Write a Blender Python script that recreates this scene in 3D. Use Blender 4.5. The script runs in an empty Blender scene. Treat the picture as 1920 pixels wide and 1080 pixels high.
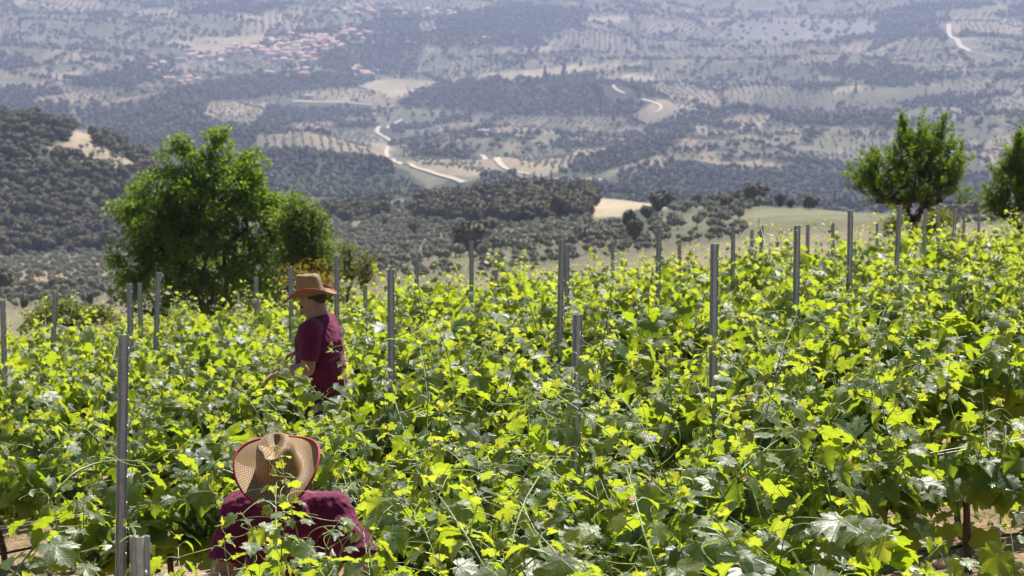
import bpy, bmesh, math, random
import numpy as np
from mathutils import Vector, Matrix, Euler, noise as mnoise

# ------------------------------------------------------------------ camera, light, exposure
PITCH = math.radians(7.5)
FPX = 1920 * 85 / 36.0
sc = bpy.context.scene
cam_d = bpy.data.cameras.new("camera")
cam_d.lens = 85; cam_d.sensor_width = 36
cam_d.clip_start = 0.1; cam_d.clip_end = 30000
cam_d.dof.use_dof = True
cam_d.dof.focus_distance = 9.9
cam_d.dof.aperture_fstop = 9.0
cam = bpy.data.objects.new("camera", cam_d)
sc.collection.objects.link(cam)
cam.location = (0, 0, 0)
cam.rotation_euler = (math.pi / 2 - PITCH, 0, 0)
sc.camera = cam

SUN_EL, SUN_AZ = math.radians(57), math.radians(24)     # azimuth clockwise from +Y
world = bpy.data.worlds.new("World"); sc.world = world
world.use_nodes = True
wn = world.node_tree
bg = wn.nodes["Background"]
sky = wn.nodes.new("ShaderNodeTexSky")
sky.sky_type = 'NISHITA'; sky.sun_disc = False
sky.sun_elevation = SUN_EL; sky.sun_rotation = SUN_AZ
sky.altitude = 400; sky.air_density = 1.0; sky.dust_density = 1.2; sky.ozone_density = 1.2
wn.links.new(sky.outputs[0], bg.inputs[0]); bg.inputs[1].default_value = 0.05
sun_d = bpy.data.lights.new("sun", 'SUN'); sun_d.energy = 5.0; sun_d.angle = math.radians(0.55)
sun_d.color = (1.0, 0.955, 0.88)
sun = bpy.data.objects.new("sun", sun_d); sc.collection.objects.link(sun)
sdir = Vector((math.sin(SUN_AZ) * math.cos(SUN_EL), math.cos(SUN_AZ) * math.cos(SUN_EL), math.sin(SUN_EL)))
sun.rotation_euler = sdir.to_track_quat('Z', 'Y').to_euler()
sun.location = (0, 0, 50)
sc.view_settings.view_transform = 'Standard'; sc.view_settings.look = 'None'
sc.view_settings.gamma = 1; sc.view_settings.use_curve_mapping = False
sc.view_settings.exposure = 1.0
sc.render.engine = 'CYCLES'
sc.cycles.use_denoising = True
sc.cycles.max_bounces = 7; sc.cycles.diffuse_bounces = 2; sc.cycles.glossy_bounces = 2
sc.cycles.transmission_bounces = 4; sc.cycles.transparent_max_bounces = 6; sc.cycles.volume_bounces = 0
sc.cycles.caustics_reflective = False; sc.cycles.caustics_refractive = False
sc.cycles.sample_clamp_indirect = 6

HAZE = 1.15e-4
rng = np.random.default_rng(7)
random.seed(7)
COL = sc.collection

# ------------------------------------------------------------------ small helpers
def tag(o, label=None, cat=None, group=None, kind=None):
    if label: o["label"] = label
    if cat: o["category"] = cat
    if group: o["group"] = group
    if kind: o["kind"] = kind
    return o

def np_mesh(name, verts, faces, mats=(), smooth=True, face_mats=None):
    """verts (N,3); faces (M,3|4) array or list of such arrays"""
    me = bpy.data.meshes.new(name)
    verts = np.ascontiguousarray(verts, dtype=np.float32)
    if not isinstance(faces, (list, tuple)): faces = [faces]
    faces = [np.asarray(f, dtype=np.int32) for f in faces if len(f)]
    me.vertices.add(len(verts)); me.vertices.foreach_set("co", verts.ravel())
    loops = np.concatenate([f.ravel() for f in faces])
    sizes = np.concatenate([np.full(len(f), f.shape[1], dtype=np.int32) for f in faces])
    starts = np.concatenate(([0], np.cumsum(sizes)[:-1])).astype(np.int32)
    me.loops.add(len(loops)); me.loops.foreach_set("vertex_index", loops)
    me.polygons.add(len(sizes)); me.polygons.foreach_set("loop_start", starts)
    for m in mats: me.materials.append(m)
    if face_mats is not None: me.polygons.foreach_set("material_index", np.asarray(face_mats, dtype=np.int32))
    me.update(calc_edges=True)
    me.polygons.foreach_set("use_smooth", np.full(len(sizes), bool(smooth)))
    return me

def link(name, data, parent=None, loc=None):
    o = bpy.data.objects.new(name, data)
    COL.objects.link(o)
    if parent is not None: o.parent = parent
    if loc is not None: o.location = loc
    return o

class MB:
    """collects geometry; build() makes one mesh"""
    def __init__(s): s.v = []; s.f4 = []; s.f3 = []; s.n = 0
    def add(s, v, f4=None, f3=None):
        v = np.asarray(v, dtype=float)
        if f4 is not None and len(f4): s.f4.append(np.asarray(f4) + s.n)
        if f3 is not None and len(f3): s.f3.append(np.asarray(f3) + s.n)
        s.v.append(v); s.n += len(v)
    def box(s, c, d, rz=0.0):
        x, y, z = d[0] / 2, d[1] / 2, d[2] / 2
        v = np.array([[sx * x, sy * y, sz * z] for sx in (-1, 1) for sy in (-1, 1) for sz in (-1, 1)])
        ca, sa = math.cos(rz), math.sin(rz)
        v = np.stack([v[:, 0] * ca - v[:, 1] * sa, v[:, 0] * sa + v[:, 1] * ca, v[:, 2]], 1) + np.asarray(c)
        s.add(v, [[0, 1, 3, 2], [4, 6, 7, 5], [0, 4, 5, 1], [2, 3, 7, 6], [0, 2, 6, 4], [1, 5, 7, 3]])
    def tube(s, pts, rad, n=5, cap=True):
        pts = np.asarray(pts, dtype=float); m = len(pts)
        rad = np.broadcast_to(np.asarray(rad, dtype=float), (m,))
        t = np.gradient(pts, axis=0); t /= np.linalg.norm(t, axis=1)[:, None] + 1e-9
        ref = np.where(np.abs(t[:, 2:3]) > 0.9, np.array([[1., 0, 0]]), np.array([[0, 0, 1.]]))
        a = np.cross(t, ref); a /= np.linalg.norm(a, axis=1)[:, None] + 1e-9
        b = np.cross(t, a)
        ang = np.arange(n) / n * 2 * math.pi
        ring = pts[:, None, :] + rad[:, None, None] * (a[:, None, :] * np.cos(ang)[None, :, None] + b[:, None, :] * np.sin(ang)[None, :, None])
        i = np.arange(m - 1)[:, None] * n; j = np.arange(n)[None, :]
        f = np.stack([i + j, i + (j + 1) % n, i + n + (j + 1) % n, i + n + j], -1).reshape(-1, 4)
        v = ring.reshape(-1, 3)
        f3 = []
        if cap:
            v = np.vstack([v, pts[:1], pts[-1:]])
            k0, k1 = m * n, m * n + 1
            f3 = [[k0, (q + 1) % n, q] for q in range(n)] + [[k1, (m - 1) * n + q, (m - 1) * n + (q + 1) % n] for q in range(n)]
        s.add(v, f, f3)
    def mesh(s, name, mats, smooth=False):
        fs = []
        if s.f4: fs.append(np.concatenate(s.f4))
        if s.f3: fs.append(np.concatenate(s.f3))
        return np_mesh(name, np.concatenate(s.v), fs, mats, smooth)
    def build(s, name, mats, parent=None, smooth=False, loc=None):
        return link(name, s.mesh(name, mats if isinstance(mats, (list, tuple)) else [mats], smooth), parent, loc)

def fcolor(me, name, arr):
    a = me.attributes.new(name, 'FLOAT_COLOR', 'POINT')
    arr = np.asarray(arr, dtype=np.float32)
    if arr.shape[1] == 3: arr = np.hstack([arr, np.ones((len(arr), 1), dtype=np.float32)])
    a.data.foreach_set("color", arr.ravel())

# ------------------------------------------------------------------ material helper
class NT:
    def __init__(s, name):
        s.m = bpy.data.materials.new(name); s.m.use_nodes = True
        s.t = s.m.node_tree; s.t.nodes.clear()
        s.out = s.t.nodes.new("ShaderNodeOutputMaterial")
    def n(s, typ, ins=None, **kw):
        nd = s.t.nodes.new(typ)
        for k, v in kw.items(): setattr(nd, k, v)
        for k, v in (ins or {}).items(): s.set(nd.inputs[k], v)
        return nd
    def set(s, sock, v):
        if isinstance(v, bpy.types.NodeSocket): s.t.links.new(v, sock)
        elif isinstance(v, (tuple, list)) and len(v) == 3 and sock.type == 'RGBA': sock.default_value = (*v, 1)
        else: sock.default_value = v
    def math(s, op, a, b=0.0, c=0.0, clamp=False):
        nd = s.n("ShaderNodeMath", operation=op); nd.use_clamp = clamp
        s.set(nd.inputs[0], a); s.set(nd.inputs[1], b); s.set(nd.inputs[2], c)
        return nd.outputs[0]
    def mix(s, f, a, b, mode='MIX'):
        nd = s.n("ShaderNodeMixRGB", blend_type=mode)
        s.set(nd.inputs[0], f); s.set(nd.inputs[1], a); s.set(nd.inputs[2], b)
        return nd.outputs[0]
    def ramp(s, f, stops):
        nd = s.n("ShaderNodeValToRGB"); s.set(nd.inputs[0], f)
        cr = nd.color_ramp
        while len(cr.elements) < len(stops): cr.elements.new(0.5)
        for e, (p, c) in zip(cr.elements, stops):
            e.position = p; e.color = (*c, 1) if len(c) == 3 else c
        return nd.outputs[0]
    def noise(s, scale, detail=3, rough=0.55, vec=None, out="Fac"):
        nd = s.n("ShaderNodeTexNoise", {"Scale": scale, "Detail": detail, "Roughness": rough})
        if vec is not None: s.set(nd.inputs["Vector"], vec)
        return nd.outputs[out]
    def obj_coords(s): return s.n("ShaderNodeTexCoord").outputs["Object"]
    def bump(s, h, strength=0.3, dist=0.01):
        return s.n("ShaderNodeBump", {"Height": h, "Strength": strength, "Distance": dist}).outputs[0]
    def bsdf(s, color, rough=0.7, metallic=0.0, spec=0.5, normal=None, **kw):
        nd = s.n("ShaderNodeBsdfPrincipled", {"Base Color": color, "Roughness": rough, "Metallic": metallic, "Specular IOR Level": spec})
        if normal is not None: s.set(nd.inputs["Normal"], normal)
        for k, v in kw.items(): s.set(nd.inputs[k], v)
        return nd.outputs[0]
    def done(s, shader):
        s.t.links.new(shader, s.out.inputs[0]); return s.m

# ------------------------------------------------------------------ noise on arrays
def _hash(ix, iy, seed):
    h = (ix.astype(np.int64) * 374761393 + iy.astype(np.int64) * 668265263 + seed * 1442695041) & 0x7fffffff
    h = ((h ^ (h >> 13)) * 1274126177) & 0x7fffffff
    return ((h ^ (h >> 16)) & 0xffffff) / float(0xffffff)
def vnoise(x, y, seed=0):
    x = np.asarray(x, float); y = np.asarray(y, float)
    ix = np.floor(x); iy = np.floor(y); fx = x - ix; fy = y - iy
    fx = fx * fx * (3 - 2 * fx); fy = fy * fy * (3 - 2 * fy)
    ix = ix.astype(np.int64); iy = iy.astype(np.int64)
    a = _hash(ix, iy, seed); b = _hash(ix + 1, iy, seed); c = _hash(ix, iy + 1, seed); d = _hash(ix + 1, iy + 1, seed)
    return (a + (b - a) * fx) * (1 - fy) + (c + (d - c) * fx) * fy
def fbm(x, y, seed=0, octv=4):
    s = 0; a = 0.5; t = 0
    for k in range(octv):
        s = s + a * vnoise(x * 2 ** k, y * 2 ** k, seed + k * 17); t += a; a *= 0.5
    return s / t * 2 - 1
def sstep(a, b, x):
    t = np.clip((x - a) / (b - a), 0, 1); return t * t * (3 - 2 * t)

# ------------------------------------------------------------------ terrain
UC = np.array([-400, 0, 130, 270, 400, 560, 700, 860, 1000, 1150, 1300, 1450, 1650, 1920, 2320], float)
T = [
 (60,   [650, 626, 620, 610, 602, 590, 580, 566, 550, 534, 518, 502, 486, 470, 450]),
 (100,  [668, 644, 637, 626, 614, 600, 588, 575, 560, 545, 528, 508, 492, 480, 465]),
 (200,  [640, 625, 618, 606, 594, 576, 560, 545, 530, 510, 486, 462, 448, 440, 430]),
 (320,  [605, 594, 589, 580, 565, 547, 530, 514, 500, 480, 456, 434, 422, 420, 412]),
 (420,  [575, 566, 562, 553, 540, 522, 507, 491, 478, 455, 430, 408, 399, 402, 400]),
 (520,  [550, 544, 541, 532, 518, 504, 490, 474, 458, 433, 408, 392, 404, 415, 415]),
 (610,  [532, 527, 524, 516, 504, 490, 475, 457, 438, 413, 390, 388, 415, 430, 430]),
 (710,  [508, 504, 502, 497, 487, 470, 452, 430, 411, 392, 378, 400, 428, 440, 440]),
 (790,  [492, 490, 489, 484, 472, 450, 430, 408, 388, 379, 388, 415, 435, 445, 445]),
 (850,  [478, 478, 478, 472, 460, 435, 415, 392, 372, 372, 398, 420, 438, 448, 448]),
 (900,  [390, 400, 425, 455, 452, 425, 405, 378, 362, 370, 402, 422, 440, 448, 448]),
 (950,  [310, 330, 372, 420, 440, 418, 396, 372, 362, 380, 408, 424, 440, 448, 448]),
 (1000, [250, 275, 310, 375, 425, 412, 392, 376, 370, 392, 412, 426, 440, 448, 448]),
 (1060, [215, 226, 238, 305, 405, 406, 390, 384, 384, 400, 414, 426, 438, 446, 446]),
 (1150, [205, 218, 226, 285, 395, 402, 392, 394, 396, 406, 416, 426, 436, 444, 444]),
 (1300, [270, 280, 290, 330, 390, 398, 398, 402, 408, 412, 418, 424, 430, 436, 436]),
 (1500, [360, 360, 360, 365, 385, 392, 396, 402, 406, 409, 412, 414, 416, 418, 418]),
 (1750, [384, 384, 382, 378, 376, 379, 386, 392, 396, 396, 394, 392, 390, 390, 390]),
 (2000, [352, 352, 350, 350, 352, 356, 362, 366, 366, 364, 360, 356, 354, 350, 350]),
 (2400, [312, 312, 311, 310, 310, 312, 314, 316, 316, 314, 310, 306, 304, 300, 300]),
 (3000, [240, 240, 240, 242, 244, 246, 250, 252, 250, 246, 242, 240, 236, 230, 230]),
 (3800, [158, 160, 160, 162, 164, 166, 168, 166, 162, 158, 155, 150, 146, 142, 140]),
 (4700, [72, 76, 80, 84, 88, 90, 88, 84, 80, 76, 72, 68, 64, 60, 60]),
 (6000, [-14, -10, -6, -2, 2, 4, 4, 2, 0, -4, -8, -10, -12, -14, -14]),
 (8000, [-95, -95, -94, -93, -92, -90, -90, -92, -93, -94, -95, -95, -96, -96, -96]),
 (12000, [-190] * 15),
]
LY = np.log(np.array([r[0] for r in T], float)); TV = np.array([r[1] for r in T], float)
uu = np.linspace(-400, 2320, 181); ly = np.linspace(LY[0], LY[-1], 420)
tmp = np.stack([np.interp(uu, UC, row) for row in TV])
G = np.stack([np.interp(ly, LY, tmp[:, k]) for k in range(len(uu))], 1)
def _blur(a, r, axis):
    p = np.pad(a, [(r, r) if k == axis else (0, 0) for k in range(2)], mode='edge')
    c = np.cumsum(p, axis=axis); c = np.insert(c, 0, 0, axis=axis)
    return (np.take(c, range(2 * r + 1, c.shape[axis]), axis) - np.take(c, range(0, c.shape[axis] - 2 * r - 1), axis)) / (2 * r + 1)
for _ in range(2):
    G = _blur(G, 3, 0); G = _blur(G, 4, 1)

def near_h(x, y):
    q = np.clip(y - 15, 0, 15)
    return -2.73 + 0.105 * x - 0.06 * y - 0.0025 * q * q - 0.075 * np.clip(y - 30, 0, None)

def height(x, y):
    x = np.asarray(x, float); y = np.asarray(y, float)
    ys = np.maximum(y, 55.0)
    u = np.clip(960 + FPX * x / ys, -400, 2319.9)
    l = np.clip(np.log(ys), LY[0], LY[-1] - 1e-4)
    a = (u + 400) / 2720 * 180; b = (l - LY[0]) / (LY[-1] - LY[0]) * 419
    ia = np.floor(a).astype(int); ib = np.floor(b).astype(int); fa = a - ia; fb = b - ib
    ia1 = np.minimum(ia + 1, 180); ib1 = np.minimum(ib + 1, 419)
    v = (G[ib, ia] * (1 - fa) + G[ib, ia1] * fa) * (1 - fb) + (G[ib1, ia] * (1 - fa) + G[ib1, ia1] * fa) * fb
    far = -ys * np.tan(PITCH + np.arctan((v - 540) / FPX))
    w1 = sstep(120, 400, y) ; w2 = sstep(1200, 2000, y)
    # relief: gentle on the near slopes, folds and gullies on the far mountainside
    nz = fbm(x / 90, y / 90, 3, 3) * 1.6 * w1 * (1 - w2)
    rid = 1 - np.abs(fbm(x / 520 + 0.35 * y / 520, y / 900 - 0.2 * x / 520, 11, 4)) * 2.2
    nz = nz + w2 * (rid * 36 - 17 + fbm(x / 170, y / 230, 5, 3) * 12)
    gl = np.clip(1 - np.abs(u - 300) / 420, 0, 1) * sstep(3600, 4800, y)
    nz = nz + gl * 55 * fbm((x + 0.9 * y) / 600, (y - 0.3 * x) / 1300, 23, 3)
    # eroded bluff on the right
    bl = sstep(1240, 1330, u) * (1 - sstep(1620, 1700, u))
    nz = nz + bl * 22 * (sstep(4560, 4700, y + 60 * fbm(x / 60, y / 400, 31, 3)) - 1 + sstep(4700, 5400, y) * 0.0) * sstep(4100, 4500, y)
    far = far + nz
    w = sstep(75, 130, y)
    ground = near_h(x, y) + fbm(x / 0.9, y / 0.9, 41, 3) * 0.03 * (1 - sstep(25, 60, y))
    return ground * (1 - w) + far * w

CT, ST = math.cos(PITCH), math.sin(PITCH)
def proj(x, y, z):
    cz = y * CT - z * ST; cy = y * ST + z * CT
    cz = np.where(np.abs(cz) < 1e-3, 1e-3, cz)
    return 960 + FPX * x / cz, 540 - FPX * cy / cz
def ray(u, v):
    a = (540 - v) / FPX
    return np.array([(u - 960) / FPX, CT + a * ST, -ST + a * CT])
def at(u, v, depth):
    r = ray(u, v); return r * (depth / r[1])
def on_ground(u, v, y0=1300.0, y1=8000.0):
    """first point of the terrain met by the line of sight through (u, v) between y0 and y1"""
    r = ray(u, v)
    ys = np.exp(np.linspace(math.log(y0), math.log(y1), 1500))
    xs = r[0] / r[1] * ys; zs = r[2] / r[1] * ys
    hit = np.nonzero(zs <= height(xs, ys))[0]
    k = hit[0] if len(hit) else len(ys) - 1
    return float(xs[k]), float(ys[k]), float(height(xs[k], ys[k]))

def inpoly(u, v, poly):
    p = np.asarray(poly, float); r = np.zeros(np.shape(u), bool)
    for (x0, y0), (x1, y1) in zip(p, np.roll(p, -1, axis=0)):
        c = ((y0 > v) != (y1 > v)) & (u < (x1 - x0) * (v - y0) / (y1 - y0 + 1e-9) + x0)
        r ^= c
    return r

# land cover classes
OLIVE, SCRUB, DRY, WOOD, GREEN, CLIFF, SPARSE, MEADOW = range(8)
FARPOLY = [
 (WOOD, [(0,165),(110,165),(130,215),(100,235),(0,232)]), (WOOD, [(110,160),(270,120),(340,98),(310,150),(180,168)]),
 (WOOD, [(140,215),(270,188),(400,152),(700,136),(700,160),(560,172),(420,195),(380,225),(480,250),(480,330),(300,330),(240,260)]),
 (WOOD, [(500,200),(690,193),(700,220),(570,228),(500,255),(470,245)]), (WOOD, [(795,84),(830,28),(1000,8),(960,72),(840,88)]),
 (WOOD, [(740,190),(830,156),(1010,142),(1080,140),(1225,165),(1232,188),(1180,218),(1000,218),(860,208),(760,202)]),
 (WOOD, [(490,285),(560,282),(700,300),(760,318),(800,345),(790,372),(640,372),(540,368),(490,365)]),
 (WOOD, [(770,274),(890,284),(895,304),(770,292)]), (WOOD, [(1010,335),(1140,288),(1275,238),(1305,248),(1220,296),(1110,330),(1020,360)]),
 (WOOD, [(1230,320),(1420,290),(1600,310),(1920,330),(1920,405),(1600,400),(1200,380),(1000,385),(1010,352),(1110,335)]),
 (WOOD, [(1360,197),(1440,197),(1440,216),(1362,214)]), (WOOD, [(1440,212),(1660,206),(1680,240),(1460,236)]),
 (WOOD, [(1520,120),(1680,124),(1740,150),(1640,160),(1540,140)]), (WOOD, [(1380,238),(1420,250),(1330,240),(1290,225)]),
 (WOOD, [(480,100),(500,70),(560,60),(700,45),(720,20),(790,30),(780,80),(730,60),(640,60)]),
 (WOOD, [(660,130),(690,110),(800,80),(790,100),(700,125)]),
 (WOOD, [(970,14),(1110,20),(1100,30),(1010,50),(975,45)]),
 (WOOD, [(840,372),(1030,360),(1180,372),(1190,398),(840,398)]),
 (DRY, [(663,165),(700,152),(745,148),(825,151),(790,165),(735,186),(715,176)]),
 (DRY, [(878,144),(950,134),(1012,131),(1085,120),(1208,117),(1200,125),(1105,131),(1040,146),(960,153)]),
 (DRY, [(1168,139),(1228,147),(1224,154),(1172,147)]), (DRY, [(95,150),(120,138),(152,131),(152,138),(115,148)]),
 (GREEN, [(0,143),(60,145),(72,161),(0,162)]), (SPARSE, [(390,193),(440,188),(505,193),(500,218),(380,220)]),
 (SPARSE, [(75,182),(150,175),(200,174),(170,190),(60,195)]),
 (SPARSE, [(600,172),(660,168),(730,184),(720,190),(610,190)]),
 (SPARSE, [(550,232),(620,228),(640,240),(545,250)]),
 (DRY, [(555,262),(570,256),(592,268),(580,275)]), (DRY, [(655,268),(720,268),(742,282),(690,286),(660,280)]),
 (SPARSE, [(560,250),(660,262),(740,290),(700,302),(560,280)]),
 (GREEN, [(1600,180),(1650,166),(1805,164),(1795,172),(1700,191),(1620,189)]),
 (DRY, [(1095,34),(1180,31),(1175,38),(1145,43),(1100,38)]), (DRY, [(18,6),(40,0),(62,0),(40,8)]), (DRY, [(985,92),(1036,87),(1030,96),(990,96)]),
 (GREEN, [(1003,262),(1015,252),(1050,247),(1042,268),(1003,274)]), (DRY, [(1385,237),(1435,228),(1432,236),(1392,243)]),
 (GREEN, [(1370,13),(1445,8),(1448,19),(1378,19)]), (DRY, [(1270,22),(1292,20),(1290,27),(1270,27)]),
 (GREEN, [(1770,30),(1880,8),(1920,4),(1920,12),(1800,30)]),
 (SPARSE, [(230,18),(330,17),(335,31),(232,32)]), (SPARSE, [(1210,40),(1310,42),(1300,60),(1215,56)]),
 (SPARSE, [(760,300),(900,300),(1000,292),(1090,290),(1060,320),(960,330),(860,330),(780,320)]),
 (SPARSE, [(1860,255),(1920,250),(1920,300),(1830,300)]), (SPARSE, [(1300,300),(1420,300),(1500,308),(1480,318),(1310,312)]),
 (SPARSE, [(1780,30),(1920,35),(1920,80),(1830,62),(1780,50)]), (SPARSE, [(1570,165),(1620,150),(1625,168),(1560,180)]),
 (CLIFF, [(1340,70),(1370,52),(1400,40),(1500,36),(1640,42),(1635,70),(1540,78),(1400,80)]),
 (MEADOW, [(600,372),(700,376),(790,384),(700,402),(560,400)]),
]
MIDPOLY = [
 (WOOD, [(-400,180),(140,205),(190,250),(300,300),(420,330),(420,470),(0,476),(-400,480)]),
 (SPARSE, [(90,285),(150,262),(205,280),(255,305),(255,322),(180,315),(140,295)]), (SPARSE, [(145,238),(165,240),(175,262),(120,272),(85,284),(84,280),(130,262)]),
 (WOOD, [(776,402),(800,378),(900,362),(1040,345),(1160,338),(1172,368),(1115,372),(1118,412),(1000,422),(900,425),(860,420),(780,412)]),
 (DRY, [(1106,376),(1180,364),(1255,380),(1250,392),(1160,406),(1115,410)]),
 (WOOD, [(600,380),(700,378),(720,408),(650,415),(600,405)]), (WOOD, [(1168,400),(1230,385),(1232,410),(1210,450),(1165,445)]),
 (GREEN, [(1395,398),(1450,388),(1640,394),(1730,400),(1800,430),(1400,430)]),
 (SCRUB, [(1230,390),(1395,392),(1390,440),(1250,450)]),
 (GREEN, [(835,488),(885,482),(885,500),(835,500)]),
]
def patches(x, y, sx=150.0, sy=260.0):
    """irregular farm parcels: nearest jittered seed -> (id, random 0..1 ...)"""
    gx = x / sx + 0.25 * fbm(x / 200, y / 200, 61, 2); gy = y / sy + 0.25 * fbm(x / 200, y / 200, 62, 2)
    ix = np.floor(gx).astype(np.int64); iy = np.floor(gy).astype(np.int64)
    best = np.full(np.shape(x), 1e9); sec = best.copy(); bid = np.zeros(np.shape(x), np.int64)
    for dx in (-1, 0, 1):
        for dy in (-1, 0, 1):
            cx = ix + dx; cy = iy + dy
            px = cx + _hash(cx, cy, 5); py = cy + _hash(cx, cy, 9)
            d = (gx - px) ** 2 + (gy - py) ** 2
            idn = (cx + 5000) * 20000 + cy + 5000
            nb = d < best
            sec = np.where(nb, best, np.minimum(sec, d)); best = np.where(nb, d, best); bid = np.where(nb, idn, bid)
    edge = np.sqrt(sec) - np.sqrt(best)
    return bid, edge
def classify(x, y, z=None):
    z = height(x, y) if z is None else z
    u, v = proj(x, y, z)
    bid, edge = patches(x, y)
    r = _hash(bid, bid // 7, 77)
    c = np.full(np.shape(x), OLIVE)
    c[r < 0.17] = SCRUB; c[(r >= 0.17) & (r < 0.30)] = SPARSE; c[(r >= 0.30) & (r < 0.305)] = DRY
    c[(r >= 0.305) & (r < 0.37)] = SCRUB; 
    slope = fbm(x / 300, y / 380, 88, 4)
    c[slope > 0.26] = SCRUB
    c[(slope < -0.38)] = WOOD
    far = y > 1300
    c[far & (edge < 0.035) & (c != DRY)] = WOOD
    hill = (v < 130) & (u < 480) & far
    c[hill & (c == OLIVE)] = SCRUB
    for k, poly in FARPOLY:
        c[far & inpoly(u, v, poly)] = k
    mid = (y <= 1300)
    c[mid & (c == WOOD)] = OLIVE; c[mid & (c == DRY)] = SPARSE
    c[mid & (c == GREEN)] = OLIVE
    c[mid & (y > 800) & (c != WOOD)] = SCRUB
    c[mid & (y <= 300)] = MEADOW
    c[mid & (c == SCRUB) & (v > 398)] = OLIVE
    for k, poly in MIDPOLY:
        c[mid & inpoly(u, v, poly)] = k
    return c, r, edge, u, v

def build_terrain():
    s = np.concatenate([np.linspace(-0.75, -0.27, 22)[:-1], np.linspace(-0.27, 0.27, 430), np.linspace(0.27, 0.75, 22)[1:]])
    y = np.concatenate([np.linspace(-20, 4, 16)[:-1], np.exp(np.linspace(math.log(4), math.log(1000), 230))[:-1],
                        np.exp(np.linspace(math.log(1000), math.log(6300), 330))[:-1], np.exp(np.linspace(math.log(6300), math.log(12000), 26))])
    S, Y = np.meshgrid(s, y)
    X = S * (Y + 25)
    Z = height(X, Y)
    nr, nc = X.shape
    idx = np.arange(nr * nc).reshape(nr, nc)
    f = np.stack([idx[:-1, :-1], idx[:-1, 1:], idx[1:, 1:], idx[1:, :-1]], -1).reshape(-1, 4)
    x, yy, z = X.ravel(), Y.ravel(), Z.ravel()
    c, r, edge, u, v = classify(x, yy, z)
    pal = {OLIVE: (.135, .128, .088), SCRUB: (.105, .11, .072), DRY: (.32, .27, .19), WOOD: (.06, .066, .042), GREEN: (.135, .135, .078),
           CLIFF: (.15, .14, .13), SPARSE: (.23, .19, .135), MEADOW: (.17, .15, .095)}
    col = np.zeros((len(x), 3))
    for k, p in pal.items(): col[c == k] = p
    n1 = fbm(x / 60, yy / 90, 51, 4); n2 = fbm(x / 14, yy / 22, 52, 3); rr = _hash((r * 1e6).astype(np.int64), np.zeros(len(r), np.int64), 3)
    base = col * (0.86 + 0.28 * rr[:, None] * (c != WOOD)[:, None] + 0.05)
    base *= (1 + 0.3 * n1[:, None]) * (1 + 0.22 * n2[:, None])
    # bare soil showing in patches through the groves
    bare = .8 * sstep(0.24, 0.5, fbm(x / 45, yy / 120, 71, 4)) * np.isin(c, (OLIVE, SCRUB)) * (0.8 * (yy > 240))
    fl = sstep(.22, .5, fbm(x / 16, yy / 60, 75, 3)) * np.isin(c, (OLIVE, SPARSE, SCRUB)) * (yy > 1300) * .75
    bare = np.maximum(bare, fl)
    base = base * (1 - bare[:, None]) + np.array([.28, .225, .165]) * bare[:, None]
    pale = sstep(0.15, 0.5, fbm(x / 22, yy / 300, 72, 3)) * (c == CLIFF)
    base = base * (1 - 0.5 * pale[:, None]) + np.array([.27, .24, .225]) * 0.5 * pale[:, None]
    soil = np.array([.27, .19, .115])
    wn_ = 1 - sstep(40, 75, yy)
    base = base * (1 - wn_[:, None]) + soil * wn_[:, None] * (1 + 0.25 * fbm(x / 1.5, yy / 1.5, 81, 3))[:, None]
    base *= (1 - .22 * sstep(1300, 1700, yy))[:, None]      # far ground darkened in its colour, to offset the raised exposure
    me = np_mesh("terrain", np.stack([x, yy, z], 1), f, [MAT['ground']], True)
    fcolor(me, "cover", np.clip(base, 0.01, 0.8))
    o = link("terrain", me); tag(o, kind="structure", label="sloping vineyard soil falling to a wide valley and a patchwork mountainside")
    return o
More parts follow.
